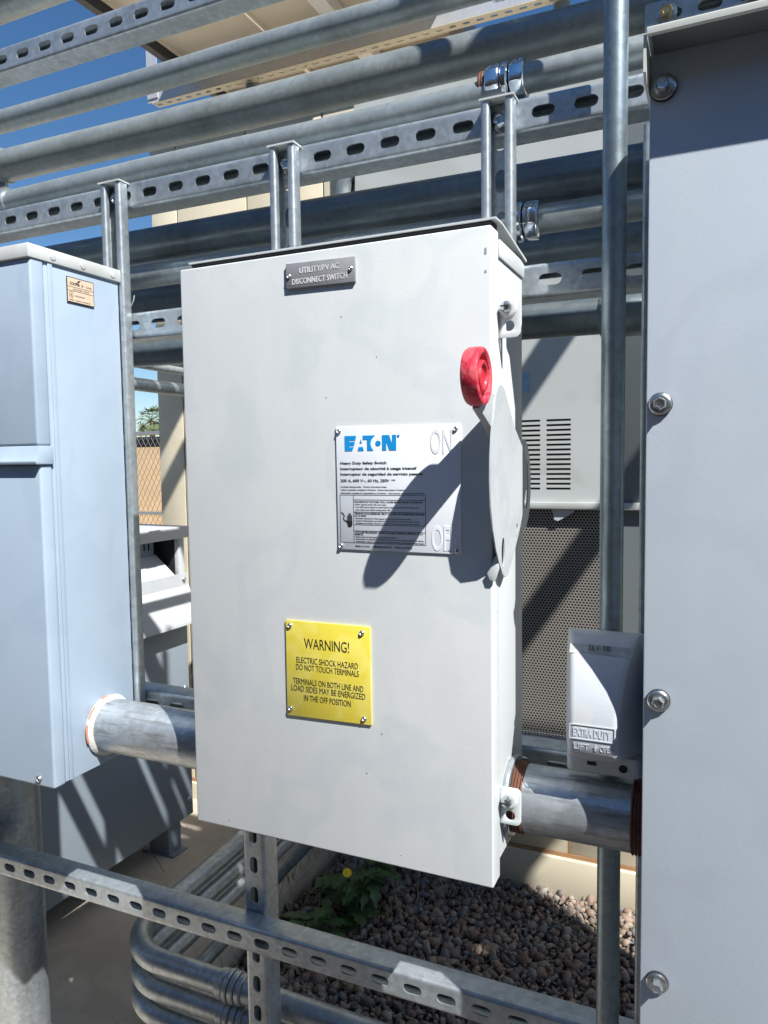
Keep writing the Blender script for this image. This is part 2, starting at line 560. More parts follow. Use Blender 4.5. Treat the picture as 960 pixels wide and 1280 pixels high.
def pebbles():
    rng = np.random.default_rng(5)
    bm = bmesh.new(); bmesh.ops.create_icosphere(bm, subdivisions=1, radius=1)
    bv = np.array([v.co[:] for v in bm.verts]); bf = np.array([[v.index for v in f.verts] for f in bm.faces]); bm.free()
    P = []
    def fill(x0, x1, y0, y1, sp, zl, smin, smax):
        nx = int((x1 - x0) / sp); ny = int((y1 - y0) / sp)
        for i in range(nx):
            for j in range(ny):
                x = x0 + (i + rng.random()) * sp; y = y0 + (j + rng.random()) * sp
                if x < SLX + .01 and y > .2: continue
                P.append((x, y, zl + rng.normal() * .003, rng.uniform(smin, smax)))
    fill(-1.17, .25, 1.0, 2.235, .0140, .003, .0045, .0120)
    fill(-1.17, .25, 1.0, 2.235, .0205, .010, .0055, .0190)
    fill(.25, 1.3, .6, 2.23, .026, .004, .010, .018)
    fill(-1.17, .4, .3, 1.0, .022, .004, .009, .017)
    P = np.array(P); n = len(P)
    q = rng.normal(size=(n, 4)); q /= np.linalg.norm(q, axis=1)[:, None]
    a, b, c, d = q.T
    Rm = np.stack([1 - 2 * (c * c + d * d), 2 * (b * c - a * d), 2 * (b * d + a * c), 2 * (b * c + a * d), 1 - 2 * (b * b + d * d), 2 * (c * d - a * b), 2 * (b * d - a * c), 2 * (c * d + a * b), 1 - 2 * (b * b + c * c)], 1).reshape(n, 3, 3)
    sh = np.stack([rng.uniform(.85, 1.5, n), rng.uniform(.65, 1.0, n), rng.uniform(.42, .75, n)], 1) * P[:, 3:4]
    vv = bv[None] * (1 + rng.normal(size=(n, len(bv), 1)) * .13) * sh[:, None]
    vv = np.einsum('nij,nkj->nki', Rm, vv) + P[:, None, :3]
    ff = (bf[None] + (np.arange(n) * len(bv))[:, None, None]).reshape(-1, 3)
    me = bpy.data.meshes.new('gravel')
    me.vertices.add(n * len(bv)); me.vertices.foreach_set('co', vv.reshape(-1))
    me.loops.add(len(ff) * 3); me.loops.foreach_set('vertex_index', ff.reshape(-1))
    me.polygons.add(len(ff)); me.polygons.foreach_set('loop_start', np.arange(len(ff)) * 3)
    me.polygons.foreach_set('use_smooth', np.ones(len(ff), bool))
    me.update(calc_edges=True); me.validate()
    me.materials.append(MT['pebble'])
    o = bpy.data.objects.new('gravel', me); COL.objects.link(o)
    tag(o, 'brown and grey river pebbles covering the ground', kind='stuff')
pebbles()

# cream panelled wall of the equipment building
WY = 2.24
wall = empty('panel_wall', (-.5, WY, 0), 'cream panelled building wall standing behind the pipe rack', 'wall')
mb = MB(); mb.box(-1.945, 1.6, WY + .012, WY + .16, 0, 2.53); mb.build('wall_core', 'caulk', wall)
mb = MB(); mb.box(-1.952, 1.6, WY - .018, WY + .010, -.01, .123); mb.build('base_course', 'cream', wall, bevel=.006)
seams = [-1.95, -1.83, -1.525, -1.22, -.915, -.61, -.405, -.1, .205, .51, .815, 1.12, 1.425, 1.6]
for a, b in zip(seams[:-1], seams[1:]):
    mb = MB(); mb.box(a + .003, b - .003, WY - .004, WY + .011, .136, 2.52); mb.build('wall_panel', 'cream', wall, bevel=.002)
mb = MB(); mb.box(-1.951, 1.6, WY - .0062, WY + .0115, .1232, .1358); mb.build('joint_strip', 'caulk', wall)
for a in (-.405, -.1, .205):
    mb = MB(); mb.box(a - .0029, a + .0029, WY - .0052, WY + .0115, .1362, .9); mb.build('joint_strip', 'caulk', wall)
mb = MB(); mb.box(-1.96, 1.62, WY - .02, WY + .17, 2.521, 2.545); mb.build('wall_cap', 'cream', wall)

# perforated fence and what stands beyond
fn = empty('chain_link_fence', (-6.5, 7.3, 0), 'chain link fence with a grey top rail beyond the wall corner', 'fence')
mb = MB(); mb.tube([(-11, 7.3, 1.72), (-3, 7.3, 1.72)], .024, 12); mb.build('top_rail', 'rail', fn)
mb = MB(); mb.tube([(-11, 7.3, .72), (-3, 7.3, .72)], .02, 12); mb.build('middle_rail', 'rail', fn)
for x in (-9.6, -7.2, -4.8):
    mb = MB(); mb.tube([(x, 7.34, -.05), (x, 7.34, 1.74)], .028, 12); mb.build('fence_post', 'rail', fn)
mb = MB()
for k in range(120):
    for sg in (1, -1):
        x = -11 + k * .075
        mb.tube([(x, 7.3 + sg * .002, 0), (x + sg * .98, 7.3 + sg * .002, 1.7)], .0038, 4, caps=False)
tag(mb.build('wire_mesh', 'fence', fn, recalc=False), kind='stuff')
mb = MB(); mb.box(-16, -1.5, 9.0, 9.2, 0, 1.62)
tag(mb.build('block_wall', 'tanwall'), 'sunlit tan wall seen through the chain link fence', 'wall')
mb = MB(); mb.box(-11, -3, 7.36, 7.40, 1.55, 1.68); mb.build('cloth_strip', 'pframe', fn)

mb = MB(); mb.box(-9, 9, -3.3, -3.0, -.05, 3.7)  # unseen wall added behind the camera to cut sky and ground fill
for k in range(6): mb.box(-9 + k * 3.6, -8.7 + k * 3.6, -3.0, -2.93, -.05, 3.7)
tag(mb.build('fill_blocker_wall', 'nwall'), 'unseen dark wall added behind the viewer to cut fill light', 'building')
px = V((-31.9260, 36.0000, 4.0804))
palm = empty('palm_tree', (px.x, 36, 0), 'fan palm with a shaggy green crown far beyond the fence', 'tree')
mb = MB(); mb.tube([(px.x, 36, 0), (px.x + .05, 36, px.z - .2)], .16, 10); mb.build('trunk', 'trunk', palm)
mb = MB()
for k in range(46):
    a = random.uniform(0, 2 * math.pi); e = random.uniform(-.9, 1.2)
    d = V((math.cos(a) * math.cos(e), math.sin(a) * math.cos(e), math.sin(e)))
    c = V((px.x, 36, px.z - .1))
    Lf = random.uniform(.55, .85)
    mid = c + d * Lf
    mb.tube([c, mid], .015, 4, caps=False)
    sd = d.cross(Z).normalized()
    for j in range(11):
        an = -1.25 + 2.5 * j / 10
        dd = (d * math.cos(an) + sd * math.sin(an) + Z * random.uniform(-.25, .05)).normalized()
        tip = mid + dd * random.uniform(.45, .62) - Z * .12
        wd = dd.cross(d.cross(sd)).normalized() * .035
        q = mid + (tip - mid) * .45
        mb.add([mid, q + wd, tip, q - wd], [(0, 1, 2, 3)])
mb.build('crown', 'palm', palm, recalc=False)
px = V((-27.8916, 30.0000, 3.3405))
mb = MB(); mb.lathe([(0, .16), (px.z - .1, .16), (px.z + .1, .15), (px.z + .2, .08)], (px.x, 30, 0), Z, 16)
tag(mb.build('red_pillar', 'redp'), 'small red pillar rising behind the fence left of the palm', 'pillar')

# ================================================================ SOLAR CANOPY BEHIND THE WALL
can = empty('solar_canopy', (-2.2, 2.6, 0), 'solar panel canopy on a pale slotted beam above the wall', 'canopy')
BY = 2.6; bx0 = -2.262; bx1 = 1.4
mb = MB(); mb.box(bx0, bx1, BY, BY + .004, 2.886, 2.966)
mb.box(bx0, bx1, BY + .004, BY + .045, 2.962, 2.966)
mb.build('beam', 'alu', can)
mb = MB(); x = bx0 + .02
while x < bx1 - .06:
    mb.prism([(x, 0), (x + .0508, 0), (x + .0508, .045), (x, .045)], (0, BY, 2.882), X, Y, Z, .004, [rrect(x + .012, x + .039, .016, .029, .005, 2)])
    x += .0508
mb.build('slotted_flange', 'alu_y', can)
mb = MB(); mb.box(bx0, bx0 + .055, BY - .004, BY + .0, 2.9, 3.25); mb.build('end_plate', 'alu', can)
PZ = 3.02
pl = V((-2.0593, 2.4812, 3.0200)); pf = V((-2.0831, 2.8813, 3.0200)); pr_ = V((-1.0212, 2.8946, 3.0200))
xe = [pl.x]
while xe[-1] < pr_.x - .2: xe.append(xe[-1] + .42)
xe[-1] = pr_.x + .05
yf = pf.y + .05
for a, b in zip(xe[:-1], xe[1:]):
    mb = MB(); mb.box(a + .004, b - .004, 2.0, yf, PZ, PZ + .006); s_ = mb.build('solar_panel', 'backsheet', can)
    mb = MB()
    mb.box(a + .004, a + .010, 2.0, yf, PZ - .012, PZ - .001); mb.box(b - .010, b - .004, 2.0, yf, PZ - .012, PZ - .001)
    mb.box(a + .0105, b - .0105, 1.99, 2.04, PZ - .03, PZ - .001); mb.box(a + .0105, b - .0105, yf - .03, yf, PZ - .03, PZ - .001)
    mb.build('panel_frame', 'backsheet', s_)
mb = MB(); mb.box(pl.x - .03, pl.x + .001, 1.98, yf + .02, PZ - .05, PZ + .03); mb.build('edge_rail', 'pframe', can)
mb = MB(); mb.box(xe[-1] - .001, xe[-1] + .06, 1.98, yf + .02, PZ - .05, PZ + .03); mb.build('edge_rail', 'pframe', can)
mb = MB(); mb.box(pl.x, xe[-1], 1.93, 1.985, PZ - .05, PZ + .05); mb.build('edge_rail', 'pframe', can)
c1 = V((-1.3209, 2.4834, 2.9800))
mb = MB(); mb.box(c1.x - .03, c1.x + .03, 1.99, yf, PZ - .06, PZ - .013); mb.build('cross_rail', 'alu', can)
for (qx, qy) in ((-1.77, 2.66), (-.518, 2.66), (1.1, 2.66)):
    mb = MB(); mb.tube([(qx, qy, 0), (qx, qy, 3.0)], .028, 16); mb.build('canopy_post', 'pipe_dark', can)

# unseen canopy added over the rack, placed and shaped so its shade falls in view
shade_canopy = empty('solar_canopy', (2.2, 0, 0), 'unseen solar canopy added overhead to shade the rack', 'canopy')
for (a, b, c, d) in ((.42, .96, .55, 1.06), (.961, 1.538, .55, 1.06), (-1.5, -.806, 1.25, 1.72)):
    mb = MB(); mb.box(a, b, c, d, 3.0, 3.035, 0); mb.box(a + .01, b - .01, c + .01, d - .01, 3.036, 3.04, 1)
    mb.build('solar_panel', ['backsheet', 'glass'], shade_canopy)
for x in (.435, .93):
    mb = MB(); mb.box(x, x + .055, .56 if x < .5 else .32, 1.95, 2.93, 2.998); mb.build('rafter', 'alu', shade_canopy)
mb = MB(); mb.prism([(1.539, .856), (1.90, .612), (2.6, .30), (2.6, .05), (1.539, .05)], (0, 0, 3.0), X, Y, Z, .035); mb.build('solar_panel', 'backsheet', shade_canopy)  # slanted outline shaped to place the shade edge on the gravel
mb = MB(); mb.box(-.741, -.683, 1.25, 1.72, 2.96, 2.998); mb.build('rafter', 'alu', shade_canopy)
mb = MB(); mb.box(-1.5, 1.0, 1.14, 1.18, 2.88, 2.94); mb.build('purlin', 'alu', shade_canopy)
mb = MB(); mb.box(.42, 1.36, 1.0, 1.055, 2.85, 2.928); mb.build('purlin', 'alu', shade_canopy)
mb = MB(); mb.tube([(1.30, 1.03, -.05), (1.30, 1.03, 2.85)], .03, 20); mb.build('canopy_post', 'galv', shade_canopy)

# ================================================================ EQUIPMENT BEHIND THE RACK
# grey cabinet hung on the wall
GY = 2.15
gc = empty('equipment_cabinet', (-.37, GY, .49), 'grey wall cabinet with louvred vents above a perforated grille', 'cabinet')
mb = MB(); mb.box(-1.059, -.3057, GY + .003, GY + .083, 1.2231, 2.5037); mb.box(-.3047, .577, GY + .003, GY + .083, 1.2231, 2.5037)
mb.build('housing', 'dark', gc)
slots = []
for (a, b) in ((-.5559, -.4772), (-.4594, -.3902)):
    for k in range(15):
        zc = 1.4565 - k * .01398
        slots.append([(a, zc - .0031), (b, zc - .0031), (b, zc + .0031), (a, zc + .0031)])
mb = MB(); mb.prism([(-1.059, 1.2231), (-.3067, 1.2231), (-.3067, 2.5037), (-1.059, 2.5037)], (0, GY, 0), X, Z, Y, .0028, slots)
mb.build('vented_door', 'invert', gc)
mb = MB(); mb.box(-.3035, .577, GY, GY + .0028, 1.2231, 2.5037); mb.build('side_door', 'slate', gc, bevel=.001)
mb = MB(); mb.box(-1.061, .579, GY - .014, GY + .083, 1.2021, 1.2226); mb.build('bottom_lip', 'invert', gc, bevel=.003)
mb = MB(); mb.box(-1.049, -.2748, GY + .012, GY + .014, .5215, 1.2016); mb.build('perforated_grille', 'mesh', gc)
mb = MB(); mb.box(-1.049, -.2748, GY + .046, GY + .083, .5215, 1.2016); mb.build('grille_backing', 'dark', gc)
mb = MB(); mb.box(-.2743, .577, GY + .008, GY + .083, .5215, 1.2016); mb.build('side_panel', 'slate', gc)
mb = MB(); mb.box(-1.049, .577, GY, GY + .085, .4952, .5210); mb.build('base_rail', 'unit', gc, bevel=.003)
mb = MB(); mb.box(-1.049, .577, GY + .008, GY + .085, .4816, .4947); mb.build('base_trim', 'cream', gc)
p0 = V((-0.5284, 2.1480, 1.5957)); p1 = V((-0.5074, 2.1480, 1.5396))
mb = MB(); mb.box(p0.x - .03, p1.x, GY - .0015, GY - .0002, p1.z, p0.z); mb.build('sticker', 'bluelabel', gc)
p0 = V((-0.4198, 2.1500, 1.1937))
mb = MB(); mb.prism([(0, 0), (.066, 0), (.060, -.010), (.040, -.022), (.018, -.034), (.008, -.030), (.006, -.018)], (p0.x - .024, GY - .002, 1.2016), X, Z, Y, .002); mb.build('loose_tab', 'unit', gc)
mb = MB(); mb.tube([(-1.108, 2.17, 2.05), (-1.108, 2.17, 2.20), (-1.098, 2.17, 2.24), (-1.07, 2.17, 2.265), (-1.05, 2.17, 2.27)], .028, 16)
tag(mb.build('conduit_elbow', 'pipe'), 'grey conduit elbow entering the side of the rear grey cabinet', 'conduit')

# low unit at the left with hooded side
UX = -1.62; UF = 1.965
un = empty('ventilation_unit', (-2.0, 1.3, .06), 'light grey floor unit with sloping side hoods behind the rack', 'equipment unit')
def xprism(pts, y0, y1, name, m, bevel=0):
    mb = MB(); mb.prism(pts, (0, y0, 0), X, Z, Y, y1 - y0); return mb.build(name, m, un, bevel=bevel)
Y0 = .995
xprism([(-2.5, 1.112), (UX + .02, 1.104), (UX + .02, 1.142), (-2.5, 1.150)], Y0, UF, 'top_cover', 'unit', .003)
xprism([(-2.5, .16), (UX - .01, .16), (UX - .01, .80), (UX - .10, .80), (UX - .10, 1.103), (-2.5, 1.103)], Y0 + .01, UF - .03, 'core', 'dark')
xprism([(UX - .006, .16), (UX, .16), (UX, .835), (UX - .006, .835)], Y0, UF, 'lower_panel', 'unitd', .001)
xprism([(UX - .085, 1.045), (UX - .08, 1.047), (UX + .004, .978), (UX - .001, .974)], Y0, UF - .05, 'upper_hood', 'unit')
xprism([(UX + .004, .945), (UX + .008, .945), (UX + .008, .985), (UX + .004, .985)], Y0, UF, 'hood_band', 'unit')
xprism([(UX + .004, .9445), (UX + .009, .9445), (UX + .055, .838), (UX + .055, .826), (UX + .050, .826), (UX + .050, .836)], Y0, UF + .003, 'lower_hood', 'unit')
xprism([(UX - .02, .835), (UX - .002, .835), (UX - .002, 1.103), (UX - .02, 1.103)], UF - .028, UF, 'end_stile', 'unit', .002)
mb = MB(); mb.box(-2.5, UX - .021, UF - .03, UF - .012, .16, 1.103); mb.build('inner_wall', 'dark', un)
mb = MB(); mb.box(-2.5, UX - .021, UF - .011, UF - .001, .16, 1.103); mb.build('end_panel', 'unit', un)
mb = MB(); hs = []
for k in range(44):
    y = 1.0 + k * .0205
    hs.append(rrect(y, y + .009, 1.063, 1.088, .0044, 2))
mb.prism([(.998, 1.048), (1.908, 1.048), (1.908, 1.098), (.998, 1.098)], (UX - .085, 0, 0), Y, Z, X, .003, hs)
mb.build('vent_strip', 'unitd', un)
for (yy, zz) in ((UF - .02, .965), (UF - .02, .60), (UF - .02, .215)):
    screw('screw', (UX + (.009 if zz > .9 else .0005), yy, zz), X, .008, .005, un)
for yy in (1.12, 1.88):
    mb = MB(); mb.box(UX - .09, UX - .01, yy - .03, yy + .03, .0602, .1595); mb.box(UX - .12, UX + .012, yy - .035, yy + .035, .0602, .066)
    mb.build('foot', 'unitd', un)

# ================================================================ THE PIPE RACK
hstrut(2.034, -1.071, 'upper slotted strut crossing the blue sky at the top left corner')
main = hstrut(1.769, -1.1177, 'long slotted strut the tops of the three posts are bolted to')
hstrut(1.568, -.855, 'slotted strut with see-through holes just below the box top edge', depth=.0413)
hstrut(.957, -.844, 'shaded slotted strut running behind the thick grey conduits')
low = hstrut(.598, -1.2008, 'lowest slotted strut crossing in front of the pebbles')
tr = hstrut(1.907, -.068, 'short slotted strut above the lid of the right cabinet', x0=-.098, x1=.7, y=1.045, pitch=.046)
strut_bolt((-.072, 1.045, 1.9075), tr, .010, 'brass'); strut_bolt((.028, 1.045, 1.907), tr, .010, 'brass')

def vpost(xc, z0, z1, label, bolt=True):
    # 21 mm deep channel, open side to the viewer, bolted through its slotted web
    ob = strut('post_strut', (xc, .9297, z0), Z, X, -Y, z1 - z0, .0206, .042, .0508, 'galv_h', label, GV)
    mb = MB(); mb.box(xc - .0216, xc + .0216, .9075, .9296, z1 + .0004, z1 + .0026)
    mb.build('end_cap', 'cabLd', ob)
    return ob
posts = []
for xc, z0, lab in ((-.874, .888, 'post strut between the left cabinet and the switch box'), (-.562, .94, 'post strut rising behind the middle of the box top'), (-.2555, .94, 'post strut rising behind the right corner of the box top')):
    p = vpost(xc, z0, 1.785, lab)
    strut_bolt((xc + .001, .9268, 1.7645), p, .0102)
    posts.append(p)
strut('post_strut', (-.0675, .9697, 0), Z, X, -Y, 1.73, .0413, .03, .0508, 'galv_h', 'dark post strut hidden behind the edge of the right cabinet', GV)
strut('leg_strut', (-.682, .9722, .005), Z, X, Y, .96, .0413, .030, .0508, 'galv_h', 'slotted leg strut standing on the ground below the box', GV)

def conduit(pts, r, label, group, m='pipe', seg=32, name='conduit'):
    mb = MB(); mb.tube(pts, r, seg)
    return tag(mb.build(name, m), label, 'conduit', group)
GC = 'conduits running along the rack'
def hz(y, z, r, label, x0=-2.1, x1=.6, m='pipe', dz=0):
    # long runs sag by a hair and are never perfectly straight
    n = 12
    pts = [(x0 + (x1 - x0) * i / n, y, z + dz * (i / n) + .0012 * math.sin(i * 1.3 + z * 50)) for i in range(n + 1)]
    return conduit(pts, r, label, GC, m)
cA = hz(1.10, 2.268, .034, 'topmost conduit cutting the upper left corner', m='pipe')
cB = hz(1.12, 2.052, .0212, 'slim conduit with paint flecks under the upper slotted strut', x1=-.325)
cC = hz(1.10, 1.957, .0300, 'thick conduit just above the main slotted strut', dz=-.018)
cD = hz(.990, 1.829, .0192, 'conduit tucked directly behind the main slotted strut', x1=-.262)
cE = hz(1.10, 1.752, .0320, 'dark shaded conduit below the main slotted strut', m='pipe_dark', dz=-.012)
cF = hz(.990, 1.665, .0192, 'conduit level with the top edge of the switch box', x1=-.243, dz=-.006)
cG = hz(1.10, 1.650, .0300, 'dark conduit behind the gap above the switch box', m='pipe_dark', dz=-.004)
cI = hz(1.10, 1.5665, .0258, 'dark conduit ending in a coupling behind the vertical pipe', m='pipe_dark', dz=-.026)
mb = MB(); mb.lathe([(0, .0285), (.003, .0302), (.07, .0302), (.073, .0285)], (-.158, 1.10, 1.5475), X, 32); mb.build('coupling', 'pipe_dark', cI)

def compression(par, x, y, z, r, flip=1, parts=('nut', 'collar', 'nut')):
    d = x
    for k in parts:
        mb = MB()
        if k == 'nut':
            mb.lathe([(0, r * 1.18), (.0025, r * 1.30), (.017, r * 1.30), (.0205, r * 1.16)], (d, y, z), X, 8, rot=.39 + .1 * d)
            mb.build('compression_nut', 'chrome', par, bevel=.0015); d += .0215
        else:
            mb.lathe([(0, r * 1.2), (.002, r * 1.33), (.0075, r * 1.33), (.0095, r * 1.2)], (d, y, z), X, 24)
            mb.build('fitting_collar', 'chrome', par); d += .0105
    return d
# couplings on the two right-hand runs and their continuations
mb = MB(); mb.lathe([(0, .0194), (.002, .0200), (.004, .0194), (.006, .0200), (.008, .019)], (-.2985, .990, 1.840), X, 24); mb.build('rusty_thread', 'rust', cD)
cD2 = conduit([(-.25, .990, 1.840), (.6, .990, 1.845)], .0185, 'conduit leaving the shiny upper fitting towards the right cabinet', GC)
compression(cD2, -.2895, .990, 1.840, .0192)
cF2 = conduit([(-.235, .990, 1.659), (.6, .990, 1.657)], .0185, 'conduit leaving the shiny lower fitting towards the right cabinet', GC)
compression(cF2, -.250, .990, 1.659, .0192, parts=('collar', 'nut'))
cB2 = conduit([(-.26, 1.12, 2.056), (.6, 1.12, 2.060)], .0212, 'conduit beyond the compression coupling at the top edge', GC)
compression(cB2, -.322, 1.12, 2.053, .0212)
# clamps at the far left
for c, y, z, r in ((cC, 1.10, 1.9535, .030), (cD, .990, 1.829, .0192)):
    mb = MB(); mb.lathe([(0, r + .0002), (.0004, r + .0035), (.024, r + .0035), (.0244, r + .0002)], (-1.352 if y > 1 else -1.21, y, z), X, 32)
    mb.box(-1.352 if y > 1 else -1.21, (-1.352 if y > 1 else -1.21) + .0244, y - .004, y + .004, z - r - .012, z - r - .001)
    mb.build('pipe_clamp', 'galv', c)

# conduits running back to the wall at the left
kz = V((-1.2066, 1.3800, 1.5172))
k1 = conduit([(-1.165, 1.0, kz.z + .006), (-1.165, 2.236, kz.z)], .0145, 'pale conduit running back to the cream wall', 'conduits running back to the wall', 'galv')
jz = V((-1.3094, 1.5000, 1.5799))
j1 = conduit([(-1.275, 1.0, jz.z + .010), (-1.275, 2.236, jz.z)], .0098, 'thin conduit with a set screw coupling above the pale one', 'conduits running back to the wall', 'pipe')
mb = MB(); mb.lathe([(0, .0102), (.001, .0125), (.05, .0125), (.051, .0102)], (-1.275, 1.575, jz.z + .0052), Y, 20); mb.build('coupling', 'galv', j1)

# heavy conduit in two visible runs through the enclosures
nip = conduit([(-.864, .850, .9470), (-.620, .850, .9465)], .0400, 'sunlit heavy conduit joining the left cabinet and the switch box', 'heavy conduits between the enclosures', 'nipple', 48)
mb = MB()
n = 64; prof = [(-.8605, .0455), (-.857, .0462), (-.8535, .0440), (-.8505, .0402)]
vs = []
for d, r in prof:
    for k in range(n):
        a = 2 * math.pi * k / n
        rr = r + (.0006 * math.sin(3 * a + 1) + .0004 * math.sin(7 * a)) * (1 if r > .045 else .4)
        vs.append((d, .850 + rr * math.cos(a), .9470 + rr * math.sin(a)))
fs = [(i * n + k, i * n + (k + 1) % n, (i + 1) * n + (k + 1) % n, (i + 1) * n + k) for i in range(3) for k in range(n)]
mb.add(vs, fs); mb.build('sealant_bead', 'silicone', nip)
mb = MB()
for a0, a1 in ((128, 152), (163, 198), (95, 108)):
    ring = []
    for i in range(9):
        a = R(a0 + (a1 - a0) * i / 8)
        ring.append(V((-.8568, .850 + .0462 * math.cos(a), .9470 + .0462 * math.sin(a))))
    mb.tube(ring, .0017, 8)
mb.build('orange_gasket', 'red_seal', nip)
nip2 = conduit([(-.2235, .850, .9478), (-.060, .850, .9478)], .0390, 'worn heavy conduit joining the switch box and the right cabinet', 'heavy conduits between the enclosures', 'nipple', 48)
def threads(par, x, k):
    mb = MB(); pr = []
    for i in range(k):
        pr += [(i * .0036, .0396), (i * .0036 + .0016, .0414), (i * .0036 + .0030, .0396)]
    mb.lathe(pr, (x, .850, .9478), X, 48); return mb.build('rusty_thread', 'rust', par)
threads(nip2, -.2165, 4); threads(nip2, -.0835, 4)
mb = MB(); mb.lathe([(0, .0475), (.003, .0485), (.006, .046)], (-.2228, .850, .9478), X, 14); mb.build('locknut', 'galv', nip2)

# thin vertical pipe
vp = conduit([(-.1158, .8935, -.02), (-.1150, .8935, 1.2), (-.1130, .8935, 2.9)], .0134, 'vertical galvanised pipe standing in front of the rack', None, 'emt', 32)
# stout leg pipe below the left cabinet
lp = conduit([(-1.325, 1.04, .0), (-1.325, 1.04, 1.10)], .053, 'stout galvanised pipe leg below the left cabinet', None, 'galv', 48)

# stacked conduits bending round at the bottom
GB = 'stacked conduits bending back at the foot of the rack'
for k, (z, lab) in enumerate(((.400, 'top conduit of the bent stack under the lowest strut'), (.345, 'middle conduit of the bent stack under the lowest strut'), (.290, 'bottom conduit of the bent stack under the lowest strut'))):
    Rb = .115 + .0 * k; cxx = -1.073; yy = 1.055
    pts = [(.5, yy, z - .012), (-.3, yy, z - .004), (-.80, yy, z), (cxx + Rb, yy, z)]
    for i in range(1, 13):
        a = R(90 * i / 12)
        pts.append((cxx + Rb - Rb * math.sin(a), yy + Rb - Rb * math.cos(a), z))
    pts += [(cxx - .006, yy + Rb + .25, z), (cxx - .03, 2.238, z + .01)]
    c = conduit(pts, .0218, lab, GB, 'galv', 28)
    for xo in (-.818, -.30):
        for i, (dd, ln, rr) in enumerate(((0, .016, .0262), (.0175, .010, .0285), (.029, .012, .0275), (.0425, .012, .0262))):
            mb = MB(); mb.lathe([(0, rr * .93), (.002, rr), (ln - .002, rr), (ln, rr * .93)], (xo + dd, yy, z - (.0 if xo < -.5 else .004)), X, 24); mb.build('coupling_ring', 'galv', c)
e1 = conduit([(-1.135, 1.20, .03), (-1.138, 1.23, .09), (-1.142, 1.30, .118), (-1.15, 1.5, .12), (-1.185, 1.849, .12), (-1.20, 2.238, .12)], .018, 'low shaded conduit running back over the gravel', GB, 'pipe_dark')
p0 = V((-1.2595, 1.3000, 0.0212))
mb = MB(); mb.tube([(-1.02, .985, .23), (-1.04, .985, .06), (-1.045, .985, -.02)], .021, 24)
tag(mb.build('conduit', 'pipe_dark'), 'short conduit stub rising from the soil beside the bent stack', 'conduit', GB)

# ================================================================ SWITCH BOX
BX0, BX1 = -.6270, -.2217
DZ0, DZ1 = .8750, 1.5925
box = empty('safety_switch_box', (-.42, .84, .88), 'large light grey safety switch box with a red handle knob', 'switch box')
mb = MB(); mb.box(BX0 + .004, BX1 - .0015, .798, .9068, .892, 1.577); mb.build('body', 'body', box, bevel=.0025)
mb = MB()
mb.box(BX0, BX1, .768, .7965, DZ0, DZ1)
door = mb.build('door', 'door', box, bevel=.0022, segs=3)
mb = MB(); mb.prism([(.7735, 1.5995), (.7735, 1.6015), (.800, 1.6022), (.9085, 1.5885), (.9085, 1.5855), (.799, 1.6002)], (BX0 + .010, 0, 0), Y, Z, X, BX1 - BX0 - .0065)
mb.build('rain_hood', 'body', box)
mb = MB(); mb.prism([(.7765, 1.5993), (.7765, 1.5975), (.7840, 1.5930), (.7968, 1.5930), (.7968, 1.5993)], (BX0 + .012, 0, 0), Y, Z, X, BX1 - BX0 - .014)
mb.build('hood_gap_strip', 'rubber', box)  # black strip put in to darken the gap under the hood
mb = MB(); mb.prism([(.7985, 1.5665), (.908, 1.5665), (.908, 1.5852), (.7985, 1.5852)], (BX1 - .0014, 0, 0), Y, Z, X, .0022)
mb.build('hood_flange', 'door', box, bevel=.0006)
# paint chips along the door edge
for (zc, hh) in ((1.566, .007), (1.545, .003)):
    mb = MB(); mb.prism(rrect(-.0014, .0012, zc - hh / 2, zc + hh / 2, .0011, 3), (BX1 - .006, .7678, 0), X, Z, Y, .0001); mb.build('paint_chip', 'scuff', door)

def tab(z0, z1, zh):
    mb = MB()
    x0, x1 = -.2235, -.1985
    pts = [(x0, z0)] + arc(x1 - .006, z0 + .006, .006, -90, 0, 5) + arc(x1 - .006, z1 - .006, .006, 0, 90, 5) + [(x0, z1)]
    hole = arc(-.2110, zh, .0058, 0, 345, 18)
    mb.prism(pts, (0, .7985, 0), X, Z, Y, .0026, [hole])
    return mb.build('latch_tab', 'door', box, bevel=.0004)
t1 = tab(1.4800, 1.5235, 1.4925)
t2 = tab(.9365, .9790, .9470)
for t, zz in ((t1, 1.5115), (t2, .9660)):
    mb = MB(); mb.lathe([(0, .0105), (.002, .0105), (.0028, .0088), (.0030, .0086)], (-.2125, .7985, zz), -Y, 24); mb.build('washer', 'door', t)
    mb = MB(); mb.lathe([(0, .0062), (.006, .0062), (.0092, .0048), (.0102, .002)], (-.2125, .7953, zz), -Y, 20); sc_ = mb.build('screw', 'bolt', t)
    mb = MB(); mb.box(-.2170, -.2080, .7846, .7862, zz - .0007, zz + .0007); mb.build('screw_slot', 'dark', t)

# handle: plate, arm, knob
plate = [(0.7452, 1.3958), (0.7513, 1.4130), (0.7605, 1.4232), (0.7727, 1.4283), (0.7849, 1.4252), (0.8032, 1.4090), (0.8256, 1.3866), (0.8561, 1.3683), (0.8805, 1.3551), (0.8866, 1.3378), (0.8855, 1.3164), (0.8693, 1.2890), (0.8520, 1.2666), (0.8256, 1.2422), (0.8113, 1.2290), (0.7991, 1.2214), (0.7890, 1.2204), (0.7788, 1.2244), (0.7646, 1.2382), (0.7513, 1.2554), (0.7402, 1.2768), (0.7335, 1.3012), (0.7310, 1.3276), (0.7325, 1.3520), (0.7371, 1.3754)]
from math import sin, cos
hole1 = [(.7795 + .0062 * cos(R(a)), 1.2490 + .0160 * sin(R(a))) for a in range(0, 360, 24)]
hole2 = [(.8393 + .0032 * cos(R(a)), 1.2702 + .0050 * sin(R(a))) for a in range(0, 360, 36)]
hp = empty('x', (0, 0, 0), None, None)
bpy.data.objects.remove(hp)
